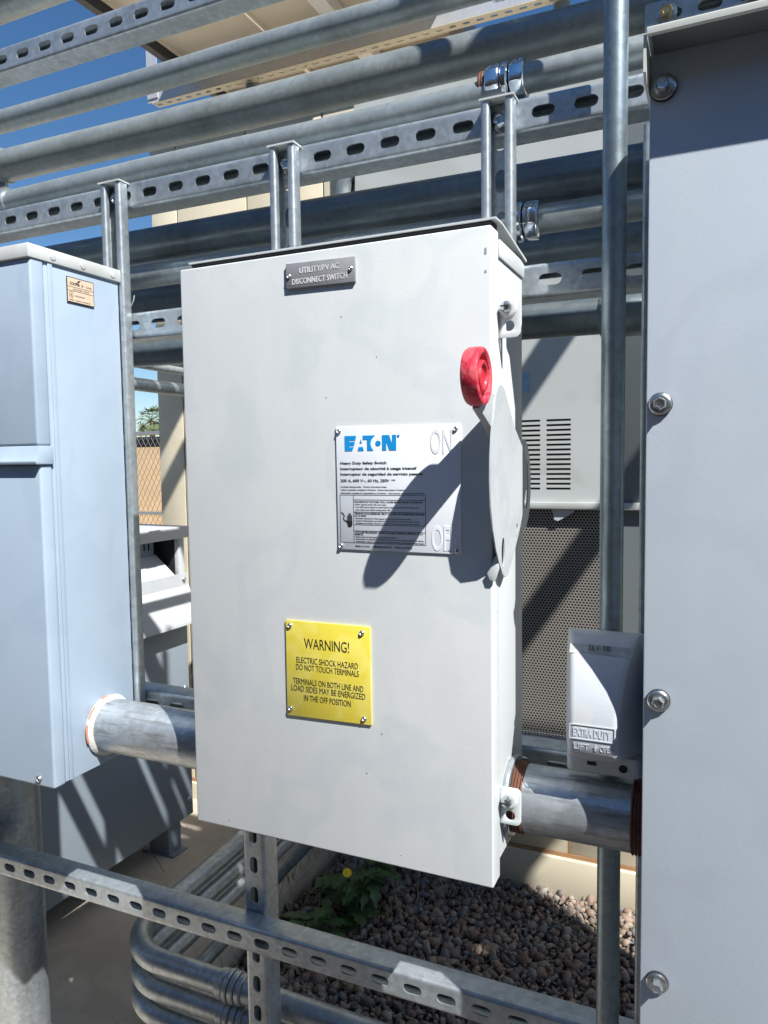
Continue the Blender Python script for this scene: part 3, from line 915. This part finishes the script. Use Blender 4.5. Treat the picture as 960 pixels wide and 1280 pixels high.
mb = MB(); mb.prism(plate, (-.2143, 0, 0), Y, Z, X, .0015, [hole1, hole2])
hpl = mb.build('handle_plate', 'lever', box)
mb = MB(); mb.box(-.2176, -.2168, .770, .789, 1.231, 1.267); mb.box(-.2176, -.2168, .834, .844, 1.2635, 1.2765); mb.build('hole_shade_backing', 'dark', hpl)  # dark pieces stand in for the shade seen through the holes
mb = MB(); mb.prism([(.89 + .036 * cos(R(a)), 1.318 + .055 * sin(R(a))) for a in range(0, 360, 12)], (-.2195, 0, 0), Y, Z, X, .0022, [[(.902 + .012 * cos(R(a)), 1.318 + .030 * sin(R(a))) for a in range(0, 360, 20)]])
mb.build('rear_bracket', 'body', box)
mb = MB(); mb.box(-.2225, -.2157, .800, .850, 1.288, 1.348); mb.build('handle_mount', 'body', box, bevel=.002)
mb = MB(); mb.prism([(.7000, 1.3985), (.738, 1.3826), (.765, 1.366), (.79, 1.388), (.7413, 1.4217), (.7235, 1.434)], (-.2225, 0, 0), Y, Z, X, .0085); mb.build('handle_arm', 'unit', box, bevel=.002)
ax = V((1, .012, 0)).normalized()
kc = V((-.2078, .698, 1.4289))
mb = MB()
rk = .0282
prof = [(-.0180, rk * .84), (-.0170, rk * .94), (-.0140, rk), (-.003, rk * 1.0), (-.0008, rk * .965), (0, rk * .90), (-.0002, rk * .80), (-.0016, rk * .74), (-.0068, rk * .71), (-.0074, rk * .69), (-.0072, rk * .60), (-.0058, rk * .57), (-.0014, rk * .545), (-.0006, rk * .51), (-.0006, rk * .42), (-.0014, rk * .385), (-.0034, rk * .36), (-.0036, rk * .1)]
mb.lathe(prof, kc, ax, 56)
mb.build('handle_knob', 'red', box, angle=40)
# small shiny catch below the handle
mb = MB(); mb.prism([(0, 0), (.006, .0), (.010, .013), (.0095, .024), (.006, .027), (.003, .017), (-.003, .008)], (-.2235, .7635, 1.2195), X, Z, Y, .0035); mb.build('interlock_catch', 'body', box, bevel=.0006)

# ---------------------------------------------------------------- signs on the door
DY = .768
def fr_at(y):
    return lambda x, z, t: V((x, y - t, z))
def rivets(parent, pts, y, r=.0030, m='bolt'):
    for (x, z) in pts:
        mb = MB(); mb.lathe([(0, r), (r * .45, r * .92), (r * .75, r * .6), (r * .55, r * .42), (r * .2, r * .38)], (x, y, z), -Y, 16)
        mb.build('rivet', m, parent)

# engraved name plate
tg = empty('name_plate', (-.4235, DY, 1.566), 'small grey engraved plate reading DISCONNECT SWITCH near the box top', 'sign')
mb = MB(); mb.prism([(-.469, 1.5515), (-.3785, 1.5505), (-.3785, 1.5785), (-.469, 1.5805)], (0, DY - .0034, 0), X, Z, Y, .0032)
mb.build('plate', 'tagm', tg, bevel=.0006)
lines([('UTILITY/PV AC', -.4505, -.3985, 1.5675, .0066, .012), ('DISCONNECT SWITCH', -.4605, -.3885, 1.5555, .0066, .012)], fr_at(DY - .0035), 'engr', 'lettering', tg)
rivets(tg, [(-.4645, 1.5655), (-.3835, 1.5655)], DY - .0034, .0027)

# white rating plate
ep = empty('rating_plate', (-.331, DY, 1.318), 'white rating plate with a blue brand word on the box door', 'sign')
def wob(x):
    return .0007 * math.sin(x * 40)
mb = MB(); mb.prism([(-.4068, 1.2465), (-.2560, 1.2462), (-.2558, 1.3868), (-.4072, 1.3885)], (0, DY - .0019, 0), X, Z, Y, .0016)
mb.build('plate', 'white', ep, bevel=.0005)
EY = DY - .0020
# blue wordmark built from letter outlines
pA = V((-0.3957, 0.7660, 1.3607)); pB = V((-0.3311, 0.7660, 1.3753))
LX0, LX1, LZ0, LZ1 = pA.x, pB.x, pA.z, pA.z + .0172
def lx(a): return LX0 + (LX1 - LX0) * a
def lz(b): return LZ0 + (LZ1 - LZ0) * b
def shape(mb, poly, holes=()):
    mb.prism([(lx(a), lz(b)) for a, b in poly], (0, EY - .0003, 0), X, Z, Y, .0003, [[(lx(a), lz(b)) for a, b in h] for h in holes])
mb = MB()
shape(mb, [(0, 0), (.148, 0), (.176, .255), (.09, .255), (.09, .345), (.185, .345), (.203, .61), (.09, .61), (.09, .70), (.212, .70), (.228, 1), (0, 1)])
shape(mb, [(.257, 0), (.374, 0), (.358, .25), (.273, .25)])
shape(mb, [(.293, .505), (.341, .505), (.319, .77)])
shape(mb, [(.358, 1), (.599, 1), (.545, .82), (.516, .62), (.508, .45), (.52, .24), (.56, 0), (.443, 0), (.443, .73), (.361, .73)])
shape(mb, [(.655 + .052 * math.cos(R(a)), .47 + .176 * math.sin(R(a))) for a in range(0, 360, 15)])
shape(mb, [(.733, 0), (.81, 0), (.81, .60), (.872, 0), (1, 0), (1, 1), (.925, 1), (.925, .40), (.868, 1), (.733, 1)])
mb.build('blue_wordmark', 'blue', ep)
F_ = fr_at(EY)
lines([('\u00ae', LX1 + .0010, LX1 + .0042, LZ1 - .0030, .003, 0)], F_, 'blue', 'registered_mark', ep)
lines([
    ('Heavy Duty Safety Switch', -.4021, -.3435, 1.3453, .0031, .022),
    ('Interrupteur de s\u00e9curit\u00e9 \u00e0 usage intensif', -.4021, -.3069, 1.3389, .0031, .022),
    ('Interruptor de seguridad de servicio pesado', -.4021, -.2995, 1.3326, .0031, .022),
    ('200 A, 600 V~, 60 Hz, 250V', -.4021, -.3400, 1.3250, .0033, .022)], F_, 'black', 'bold_lettering', ep, t=.00015)
mb = MB(); mb.box(-.3375, -.3330, EY - .00015, EY, 1.3273, 1.3277)
for q in (-.3375, -.3358, -.3341): mb.box(q, q + .0011, EY - .00015, EY, 1.3264, 1.3267)
tx0, tx1, tz0, tz1 = -.4031, -.2969, 1.2548, 1.3101
q = .00038
def rule_h(x0, x1, z): mb.box(x0, x1, EY - .00016, EY, z - q / 2, z + q / 2)
def rule_v(x, z0, z1): mb.box(x - q / 2, x + q / 2, EY - .0002, EY, z0, z1)
for z in (tz0, tz1): rule_h(tx0, tx1, z)
for z in (1.3046, 1.2906, 1.2758, 1.2688): rule_h(-.3858, tx1, z)
for x in (tx0, -.3858, tx1): rule_v(x, tz0, tz1)
mb.prism([(-.3940, 1.2745), (-.3925, 1.2727), (-.3895, 1.2727), (-.3878, 1.2748), (-.3876, 1.2800), (-.3940, 1.2800)], (0, EY - .0002, 0), X, Z, Y, .0002)
for i, hh in enumerate((.0062, .0088, .0090, .0066)):
    mb.box(-.3940 + i * .00165, -.3929 + i * .00165, EY - .00022, EY, 1.2801, 1.2800 + hh)
mb.prism([(-.3962, 1.2795), (-.3940, 1.2765), (-.3940, 1.2790), (-.3955, 1.2818)], (0, EY - .0002, 0), X, Z, Y, .0002)
mb.prism([(-.4018, 1.2905), (-.3985, 1.2880), (-.3972, 1.2855), (-.3985, 1.2830), (-.3975, 1.2808), (-.3955, 1.2798), (-.3962, 1.2790), (-.3988, 1.2803), (-.3998, 1.2830), (-.3986, 1.2855), (-.3994, 1.2871), (-.4022, 1.2894)], (0, EY - .0002, 0), X, Z, Y, .0002)
mb.build('printed_rules', 'black', ep, angle=20)
sm = [
    ("Complete Ratings inside.   Further instructions inside.", -0.4021, -0.3435, 1.3186, 0.0019, 0),
    ("Valeurs nominales compl\u00e8tes \u00e0 l'int\u00e9rieur.  Autres instructions \u00e0 l'int\u00e9rieur", -0.4021, -0.3203, 1.3151, 0.0019, 0),
    ("Informaci\u00f3n completa de capacidades en el interior.  Instrucciones adicionales en el interior", -0.4021, -0.2979, 1.3114, 0.0019, 0),
    ("HAZARDOUS VOLTAGE. WILL CAUSE SEVERE INJURY OR DEATH.", -0.3848, -0.3, 1.3013, 0.002, 0.015),
    ("\u2022 Never operate switch with cover open.", -0.3848, -0.3441, 1.2984, 0.0018, 0),
    ("\u2022 Turn OFF power ahead of switch before doing any work inside. Replace all", -0.3848, -0.3053, 1.2954, 0.0018, 0),
    ("parts. Close cover before turning power ON.", -0.383, -0.339, 1.2923, 0.0018, 0),
    ("TENSION DANGEREUSE. PEUT CAUSER DES BLESSURES GRAVES", -0.3848, -0.2985, 1.2878, 0.002, 0.015),
    ("OU LA MORT.", -0.3848, -0.369, 1.2852, 0.002, 0.015),
    ("\u2022 Ne jamais manoeuvrer l'interrupteur lorsque le couvercle est ouvert.", -0.3848, -0.314, 1.2824, 0.0018, 0),
    ("\u2022 Couper l'alimentation en amont de l'interrupteur avant toute intervention.", -0.3848, -0.304, 1.2797, 0.0018, 0),
    ("Remplacer les pi\u00e8ces. Fermer le couvercle avant de remettre sous tension.", -0.383, -0.3035, 1.2769, 0.0018, 0),
    ("VOLTAJE PELIGROSO. PUEDE CAUSAR HERIDAS SEVERAS O LA", -0.3848, -0.3, 1.2661, 0.002, 0.015),
    ("MUERTE.", -0.3848, -0.374, 1.2637, 0.002, 0.015),
    ("\u2022 Nunca opere el interruptor con la cubierta abierta.", -0.3848, -0.332, 1.2611, 0.0018, 0),
    ("\u2022 Desconectar la alimentaci\u00f3n del interruptor antes de trabajar dentro del mismo.", -0.3848, -0.299, 1.2585, 0.0018, 0),
    ("Reemplazar todas las piezas. Cerrar la cubierta antes de energizar el interruptor", -0.383, -0.2985, 1.2557, 0.0018, 0),
    ("Made in U.S.A.    Fabriqu\u00e9 aux \u00c9.-U.    Hecho en E.U.A.", -0.384, -0.313, 1.25, 0.0022, 0.015),
    ("36-12670-5", -0.276, -0.2635, 1.249, 0.0014, 0)]
lines(sm, F_, 'black', 'fine_print', ep, t=.00012)
lines([('ON', -.2907, -.2653, 1.3562, .0275, .01)], F_, 'white', 'raised_word', ep, t=.0003)
lines([('OFF', -.2900, -.2610, 1.2497, .0285, .01)], F_, 'white', 'raised_word', ep, t=.0003)
rivets(ep, [(-.4030, 1.3835), (-.2610, 1.3825), (-.4025, 1.2510), (-.2605, 1.2505)], DY - .0019, .0029)

# yellow warning sign
ws = empty('warning_sign', (-.424, DY, 1.098), 'yellow warning sign with black lettering on the lower box door', 'sign')
mb = MB(); mb.prism([(-.4812, 1.0385), (-.3668, 1.0410), (-.3675, 1.1570), (-.4808, 1.1570)], (0, DY - .0025, 0), X, Z, Y, .0023)
mb.build('sign_panel', 'yellow', ws, bevel=.0003)
lines([
    ('WARNING!', -.4554, -.3944, 1.1243, .0133, 0),
    ('ELECTRIC SHOCK HAZARD', -.4665, -.3831, 1.1059, .0076, 0),
    ('DO NOT TOUCH TERMINALS', -.4673, -.3822, 1.0970, .0076, 0),
    ('TERMINALS ON BOTH LINE AND', -.4720, -.3765, 1.0794, .0076, 0),
    ('LOAD SIDES MAY BE ENERGIZED', -.4748, -.3742, 1.0705, .0076, 0),
    ('IN THE OFF POSITION', -.4571, -.3935, 1.0597, .0076, 0)], fr_at(DY - .0026), 'black', 'lettering', ws, t=.00015)
rivets(ws, [(-.4748, 1.1508), (-.3772, 1.1497), (-.4762, 1.0478), (-.3760, 1.0478)], DY - .0025, .0033)

# ================================================================ LEFT CABINET
lc = empty('wireway_cabinet', (-1.18, .83, .885), 'pale blue-grey metal cabinet at the left edge with a tan label', 'cabinet')
mb = MB(); mb.box(-1.6, -.8615, .7665, .9075, .888, 1.636); mb.build('body', 'cabL', lc, bevel=.0015)
mb = MB(); mb.box(-1.6, -.8600, .7445, .7660, .886, 1.3495); mb.build('lower_cover', 'cabL', lc, bevel=.0035, segs=3)
mb = MB(); mb.box(-1.6, -.8600, .7425, .7660, 1.3765, 1.632); mb.build('upper_cover', 'cabL', lc, bevel=.0035, segs=3)
mb = MB(); mb.prism([(.7425, 1.3760), (.7660, 1.3760), (.7660, 1.3500), (.7360, 1.3500), (.7345, 1.3545), (.7400, 1.3620)], (-1.6, 0, 0), Y, Z, X, .7435); mb.build('drip_ledge', 'cabL', lc, bevel=.0012)
mb = MB(); mb.box(-.8612, -.8596, .7720, .7800, .889, 1.634); mb.build('side_seam', 'cabL', lc, bevel=.0006)
lidp = MB(); lidp.prism([(-1.6, 1.6310), (-.8575, 1.6310), (-.8575, 1.6500), (-1.6, 1.6500)], (0, .7385, 0), X, Z, Y, .172)
lid = lidp.build('lid', 'cabLd', lc, bevel=.0018)
for yy in (.780, .834, .893):
    mb = MB(); mb.lathe([(0, .0052), (.001, .005), (.0014, .003)], (-.8575, yy, 1.6400), X, 16); mb.build('rivet', 'cabLd', lid)
screw('screw', (-.8895, .7444, .8975), -Y, .0052, .004, lc)
LB = MB(); LB.box(-.8598, -.8594, .8045, .8550, 1.5835, 1.6195); lbl = LB.build('tan_label', 'black', lc)
mb = MB(); mb.box(-.8594, -.8592, .8056, .8539, 1.6060, 1.6184); mb.box(-.8594, -.8592, .8056, .8539, 1.6005, 1.6052); mb.box(-.8594, -.8592, .8056, .8539, 1.5846, 1.5997); mb.build('label_paper', 'beige_label', lbl)
FL = lambda x, z, t: V((-.8591 + t, x, z))
lines([('COOPER', .8095, .8285, 1.6085, .0042, .03), ('B - Line', .8315, .8500, 1.6085, .0036, .0), ('ENCLOSURE  TYPE 3R', .8160, .8450, 1.6017, .0021, .0),
       ('UL', .8098, .8142, 1.5925, .0040, .01), ('LISTED', .8080, .8160, 1.5862, .0018, .01), ('METER SOCKET', .8190, .8370, 1.5925, .0022, 0), ('CABINET FOR OUTDOOR USE', .8190, .8470, 1.5862, .0017, 0)], FL, 'black', 'label_print', lbl, t=.00012)
mb = MB()
for k in range(24):
    a0, a1 = R(15 * k), R(15 * k + 15)
    c = (.8120, 1.5945)
    mb.add([V((-.8590, c[0] + r * cos(a), c[1] + r * sin(a))) for r, a in ((.0044, a0), (.0044, a1), (.0038, a1), (.0038, a0))], [(0, 1, 2, 3)])
mb.prism([(.8225, 1.6135), (.8265, 1.6165), (.8305, 1.6170), (.8265, 1.6135)], (-.8592, 0, 0), Y, Z, X, .0002)
mb.build('label_emblem', 'black', lbl, recalc=False)

# ================================================================ RIGHT CABINET
CX = -.0676
rc = empty('wall_cabinet', (.25, .84, .3), 'tall blue-grey cabinet with a bolted front filling the right edge', 'cabinet')
mb = MB(); mb.box(CX + .003, .70, .7795, .9085, .30, 1.7283); mb.build('body', 'cabR', rc, bevel=.002)
mb = MB(); mb.box(CX, .703, .7720, .7790, .298, 1.7280); mb.build('front_cover', 'cabR', rc, bevel=.0015)
mb = MB(); mb.prism([(.7302, 1.7262), (.7310, 1.7252), (.7340, 1.7252), (.7345, 1.7285), (.9088, 1.7285), (.9088, 1.7335), (.7345, 1.7335), (.7306, 1.7325), (.7302, 1.7310)], (CX + .0005, 0, 0), Y, Z, X, .78)
mb.build('lid', 'lid', rc, bevel=.0012)
mb = MB(); mb.box(CX + .004, .70, .7345, .7718, 1.7270, 1.7283); mb.build('lid_shade_sheet', 'slate', rc)  # dark sheet paints in the shade under the lid overhang
mb = MB(); mb.prism([(.7345, 1.7283), (.9085, 1.7283), (.9085, 1.690), (.7440, 1.690), (.7345, 1.696)], (CX - .0025, 0, 0), Y, Z, X, .0025); mb.build('lid_flange', 'lid', rc)
def cover_bolt(x, z, big=1.0):
    mb = MB(); mb.lathe([(0, .0112 * big), (.0022, .0112 * big), (.0026, .0106 * big)], (x, .7719, z), -Y, 28); w_ = mb.build('rubber_washer', 'rubber', rc)
    mb = MB(); mb.lathe([(0, .0104 * big), (.0012, .0106 * big), (.0024, .0092 * big), (.0030, .0075)], (x, .7692, z), -Y, 32); mb.build('washer', 'bolt', rc)
    mb = MB(); hexhead(mb, (x, .7663, z), -Y, .0064, .0078, .2 + z); mb.build('bolt', 'bolt', rc)
for x, z, b in ((-.0555, 1.6950, 1.12), (-.0545, 1.4000, 1.0), (-.0530, 1.1080, 1.0), (-.0510, .8150, 1.0), (-.0505, .5225, 1.0), (.30, .5225, 1), (.30, .815, 1), (.30, 1.108, 1), (.30, 1.40, 1), (.30, 1.695, 1)):
    cover_bolt(x, z, b)

# ================================================================ WEATHERPROOF OUTLET COVER
wc = empty('outlet_cover', (-.114, .87, 1.0), 'grey weatherproof outlet cover with raised words EXTRA DUTY', 'outlet cover')
mb = MB(); mb.box(-.150, -.078, .852, .8785, 1.01, 1.145); mb.build('outlet_box', 'cover', wc, bevel=.004)
def frame_rings():
    rings = []
    #       z,     yfront, x0f,    x1f,    x0b,    x1b
    S = [(.9965, .8400, -.1545, -.0770, -.1560, -.0755), (.9985, .8365, -.1555, -.0755, -.1565, -.0745), (1.012, .8350, -.1555, -.0755, -.1568, -.0742),
         (1.0200, .8330, -.1550, -.0765, -.1568, -.0740), (1.0240, .8240, -.1505, -.0865, -.1568, -.0740), (1.0270, .8060, -.1475, -.0900, -.1568, -.0740), (1.0310, .7940, -.1462, -.0912, -.1568, -.0740), (1.0400, .7870, -.1455, -.0920, -.1568, -.0740),
         (1.0550, .7860, -.1455, -.0920, -.1568, -.0740), (1.0800, .7885, -.1460, -.0915, -.1568, -.0738), (1.1050, .7975, -.1470, -.0895, -.1568, -.0738), (1.1250, .8085, -.1485, -.0860, -.1568, -.0740),
         (1.1420, .8200, -.1505, -.0820, -.1566, -.0742), (1.1510, .8275, -.1515, -.0800, -.1563, -.0745), (1.1555, .8340, -.1525, -.0790, -.1558, -.0750), (1.1570, .8420, -.1535, -.0780, -.1552, -.0756)]
    for z, yf, a, b, c, d in S:
        yb = .856
        r = min(.008, (yb - yf) * .35)
        poly = [(c, yb), (c, yf + (yb - yf) * .8)]
        poly += [(a + r - r * cos(R(t)), yf + r - r * sin(R(t))) for t in range(0, 91, 15)]
        poly += [(b - r + r * sin(R(t)), yf + r - r * cos(R(t))) for t in range(0, 91, 15)]
        poly += [(d, yf + (yb - yf) * .8), (d, yb)]
        rings.append([V((p, q_, z)) for p, q_ in poly])
    return rings
mb = MB(); mb.loft(frame_rings()); cv = mb.build('flip_cover', 'cover', wc, angle=50)
mb = MB(); mb.prism([(-.1320, 1.0075), (-.1218, 1.0075), (-.1218, 1.0120), (-.1320, 1.0120)], (0, .8348, 0), X, Z, Y, .0004); mb.build('lock_slot', 'dark', wc)
mb = MB(); mb.prism(arc(-.0930, 1.0085, .0046, 0, 345, 20), (0, .8346, 0), X, Z, Y, .0006); mb.build('lock_hole', 'dark', wc)
def cvface(x, z, t):
    # follows the bulging front of the cover
    zs = [1.031, 1.040, 1.055, 1.080, 1.105, 1.125, 1.142, 1.151]; ys = [.794, .787, .786, .7885, .7975, .8085, .8200, .8275]
    return V((x, float(np.interp(z, zs, ys)) - t - .00002, z))
for wd_ in (('EXTRA DUTY', -.1390, -.1005, 1.0575, .0088, .02), ('LIFT', -.1380, -.1225, 1.0430, .0066, -.002), ('OPEN', -.1115, -.0975, 1.0430, .0066, -.002)):
    lines([wd_], cvface, 'cover', 'raised_word', cv, t=.0006)
mb = MB()
for (a, b, c, d) in ((-.1420, -.0970, 1.0690, 1.0700), (-.1420, -.0970, 1.0540, 1.0550), (-.1430, -.1420, 1.0545, 1.0695), (-.0970, -.0960, 1.0545, 1.0695)):
    mb.add([cvface(a, c, .001), cvface(b, c, .001), cvface(b, d, .001), cvface(a, d, .001), cvface(a, c, 0), cvface(b, c, 0), cvface(b, d, 0), cvface(a, d, 0)], [(0, 1, 2, 3), (0, 4, 5, 1), (1, 5, 6, 2), (2, 6, 7, 3), (3, 7, 4, 0)])
ar = [(-.1165, 1.0435), (-.1150, 1.0435), (-.1150, 1.0465), (-.1138, 1.0465), (-.1158, 1.0500), (-.1178, 1.0465), (-.1165, 1.0465)]
mb.prism(ar, (0, .7855, 0), X, Z, Y, .0008)
mb.build('raised_frame', 'cover', cv)
mb = MB()
nx = 12
for i in range(nx):
    a = -.1490 + (.066) * i / nx; b = -.1490 + .066 * (i + 1) / nx
    mb.add([cvface(a, 1.1385, .0003), cvface(b, 1.1385, .0003), cvface(b, 1.1475, .0003), cvface(a, 1.1475, .0003)], [(0, 1, 2, 3)])
mb.build('label_tape', 'tape', cv, recalc=False)
wc.location.z -= .0025
lines([('SL1 10', -.1290, -.1060, 1.1402, .0054, .004)], lambda x, z, t: cvface(x, z, t + .0004), 'black', 'tape_print', cv, t=.0001)

# ================================================================ SMALL PLANTS
def leaf(mb, base, d, L, W, lob=3, droop=.3):
    d = V(d).normalized(); sd = d.cross(Z).normalized(); n = 7
    c = []; l = []; r = []
    for i in range(n + 1):
        s = i / n
        p = V(base) + d * L * s - Z * droop * L * s * s + Z * .2 * L * s
        wv = W * (math.sin(math.pi * min(1, s * .92 + .06)) ** .7) * (1 + .28 * ((i % 2) * 2 - 1)) * (1 - .35 * s)
        c.append(p); l.append(p + sd * wv + Z * .12 * W); r.append(p - sd * wv + Z * .12 * W)
    vs = c + l + r; m_ = n + 1; fs = []
    for i in range(n):
        fs.append((i, i + 1, m_ + i + 1, m_ + i)); fs.append((i + 1, i, 2 * m_ + i, 2 * m_ + i + 1))
    mb.add(vs, fs)
wb = V((-0.9934, 1.8402, 0.0100))
wd = empty('weed', (wb.x, wb.y, 0), 'green weed with one yellow flower growing in the pebbles', 'plant')
stems = []
for k in range(9):
    a = random.uniform(0, 6.28)
    b0 = V((wb.x + random.uniform(-.09, .10), wb.y + random.uniform(-.12, .12), 0))
    t0 = b0 + V((math.cos(a) * .06, math.sin(a) * .06, random.uniform(.09, .19)))
    mb = MB(); mb.tube([b0, (b0 + t0) / 2 + V((0, 0, .02)), t0], .0022, 6); mb.build('stem', 'leaf', wd)
    stems.append((b0, t0))
for k in range(72):
    b0, t0 = random.choice(stems); s = random.random()
    base = b0.lerp(t0, s)
    a = random.uniform(0, 6.28)
    mb = MB(); leaf(mb, base, (math.cos(a), math.sin(a), random.uniform(-.1, .5)), random.uniform(.05, .105), random.uniform(.014, .027), droop=random.uniform(.2, .7))
    mb.build('leaf', 'leaf', wd, recalc=False)
fl = V((-0.8933, 1.7000, 0.2499))
mb = MB(); mb.tube([V((wb.x, wb.y, .02)), (V((wb.x, wb.y, .02)) + fl) / 2 + V((.01, 0, .02)), fl], .0018, 6); mb.build('stem', 'leaf', wd)
mb = MB()
nd = (V((0, 0, 1.35)) - fl).normalized(); nd = (nd + Z * .5).normalized()
u = nd.cross(Z).normalized(); v_ = nd.cross(u)
for k in range(16):
    a = 2 * math.pi * k / 16
    dd = u * math.cos(a) + v_ * math.sin(a); pp = u * -math.sin(a) + v_ * math.cos(a)
    mb.add([fl, fl + dd * .008 + pp * .003, fl + dd * .0135 + nd * .001, fl + dd * .008 - pp * .003], [(0, 1, 2, 3)])
mb.lathe([(0, .005), (.002, .0045), (.003, .002)], fl, nd, 12)
mb.build('flower', 'flower', wd, recalc=False)
# low greens at the front of the gravel
for (px_, lab) in ((V((-0.6939, 1.6101, 0.0050)), 'tiny green sprout in the pebbles beside the lowest strut'), (V((-1.0324, 1.6241, 0.0050)), 'small green sprout in the pebbles by the slotted leg')):
    sp = empty('sprout', (px_.x, px_.y, 0), lab, 'plant')
    for k in range(9):
        a = random.uniform(0, 6.28)
        mb = MB(); leaf(mb, (px_.x + random.uniform(-.02, .02), px_.y + random.uniform(-.03, .03), .012), (math.cos(a), math.sin(a), .9), random.uniform(.02, .04), .005)
        mb.build('leaf', 'leaf', sp, recalc=False)
# dry grass along the slab edge
mb = MB()
for k in range(420):
    if k < 260:
        x = SLX + random.uniform(-.03, .10); y = random.uniform(1.15, 2.2)
    else:
        x = random.uniform(-1.12, -.72); y = random.uniform(1.15, 2.1)
    z0 = .0 if x > SLX else .06
    a = random.uniform(0, 6.28); L = random.uniform(.03, .13)
    t = V((x + math.cos(a) * L * .7, y + math.sin(a) * L * .7, z0 + L * random.uniform(.15, .9)))
    b = V((x, y, z0)); mid = (b + t) / 2 + Z * L * .18
    sd = (t - b).cross(Z).normalized() * .0011
    mb.add([b - sd, b + sd, mid + sd, mid - sd, t], [(0, 1, 2, 3), (3, 2, 4)])
tag(mb.build('dry_grass', 'straw', recalc=False), 'thin dry grass along the slab edge and among the pebbles', kind='stuff')
# loose bits
p0 = V((-1.8400, 1.8869, 0.0700)); p1 = V((-1.5650, 1.7505, 0.0750))
mb = MB(); mb.tube([p0, p0.lerp(p1, .4) + V((.01, 0, .02)), p1.lerp(p0, .15) + V((.005, 0, .01)), p1], .0016, 6)
tag(mb.build('twig', 'straw'), 'pale dry twig lying on the concrete slab', 'twig')
w0 = V((-0.8504, 0.9260, 1.5957))
mb = MB(); mb.tube([w0 + V((-.006, 0, 0)), w0 + V((0, -.002, .003)), w0 + V((.005, -.003, .010)), w0 + V((.0068, -.003, .017))], .0008, 8)
tag(mb.build('wire_stub', 'wire'), 'short white wire end curling beside the left post strut', 'wire')
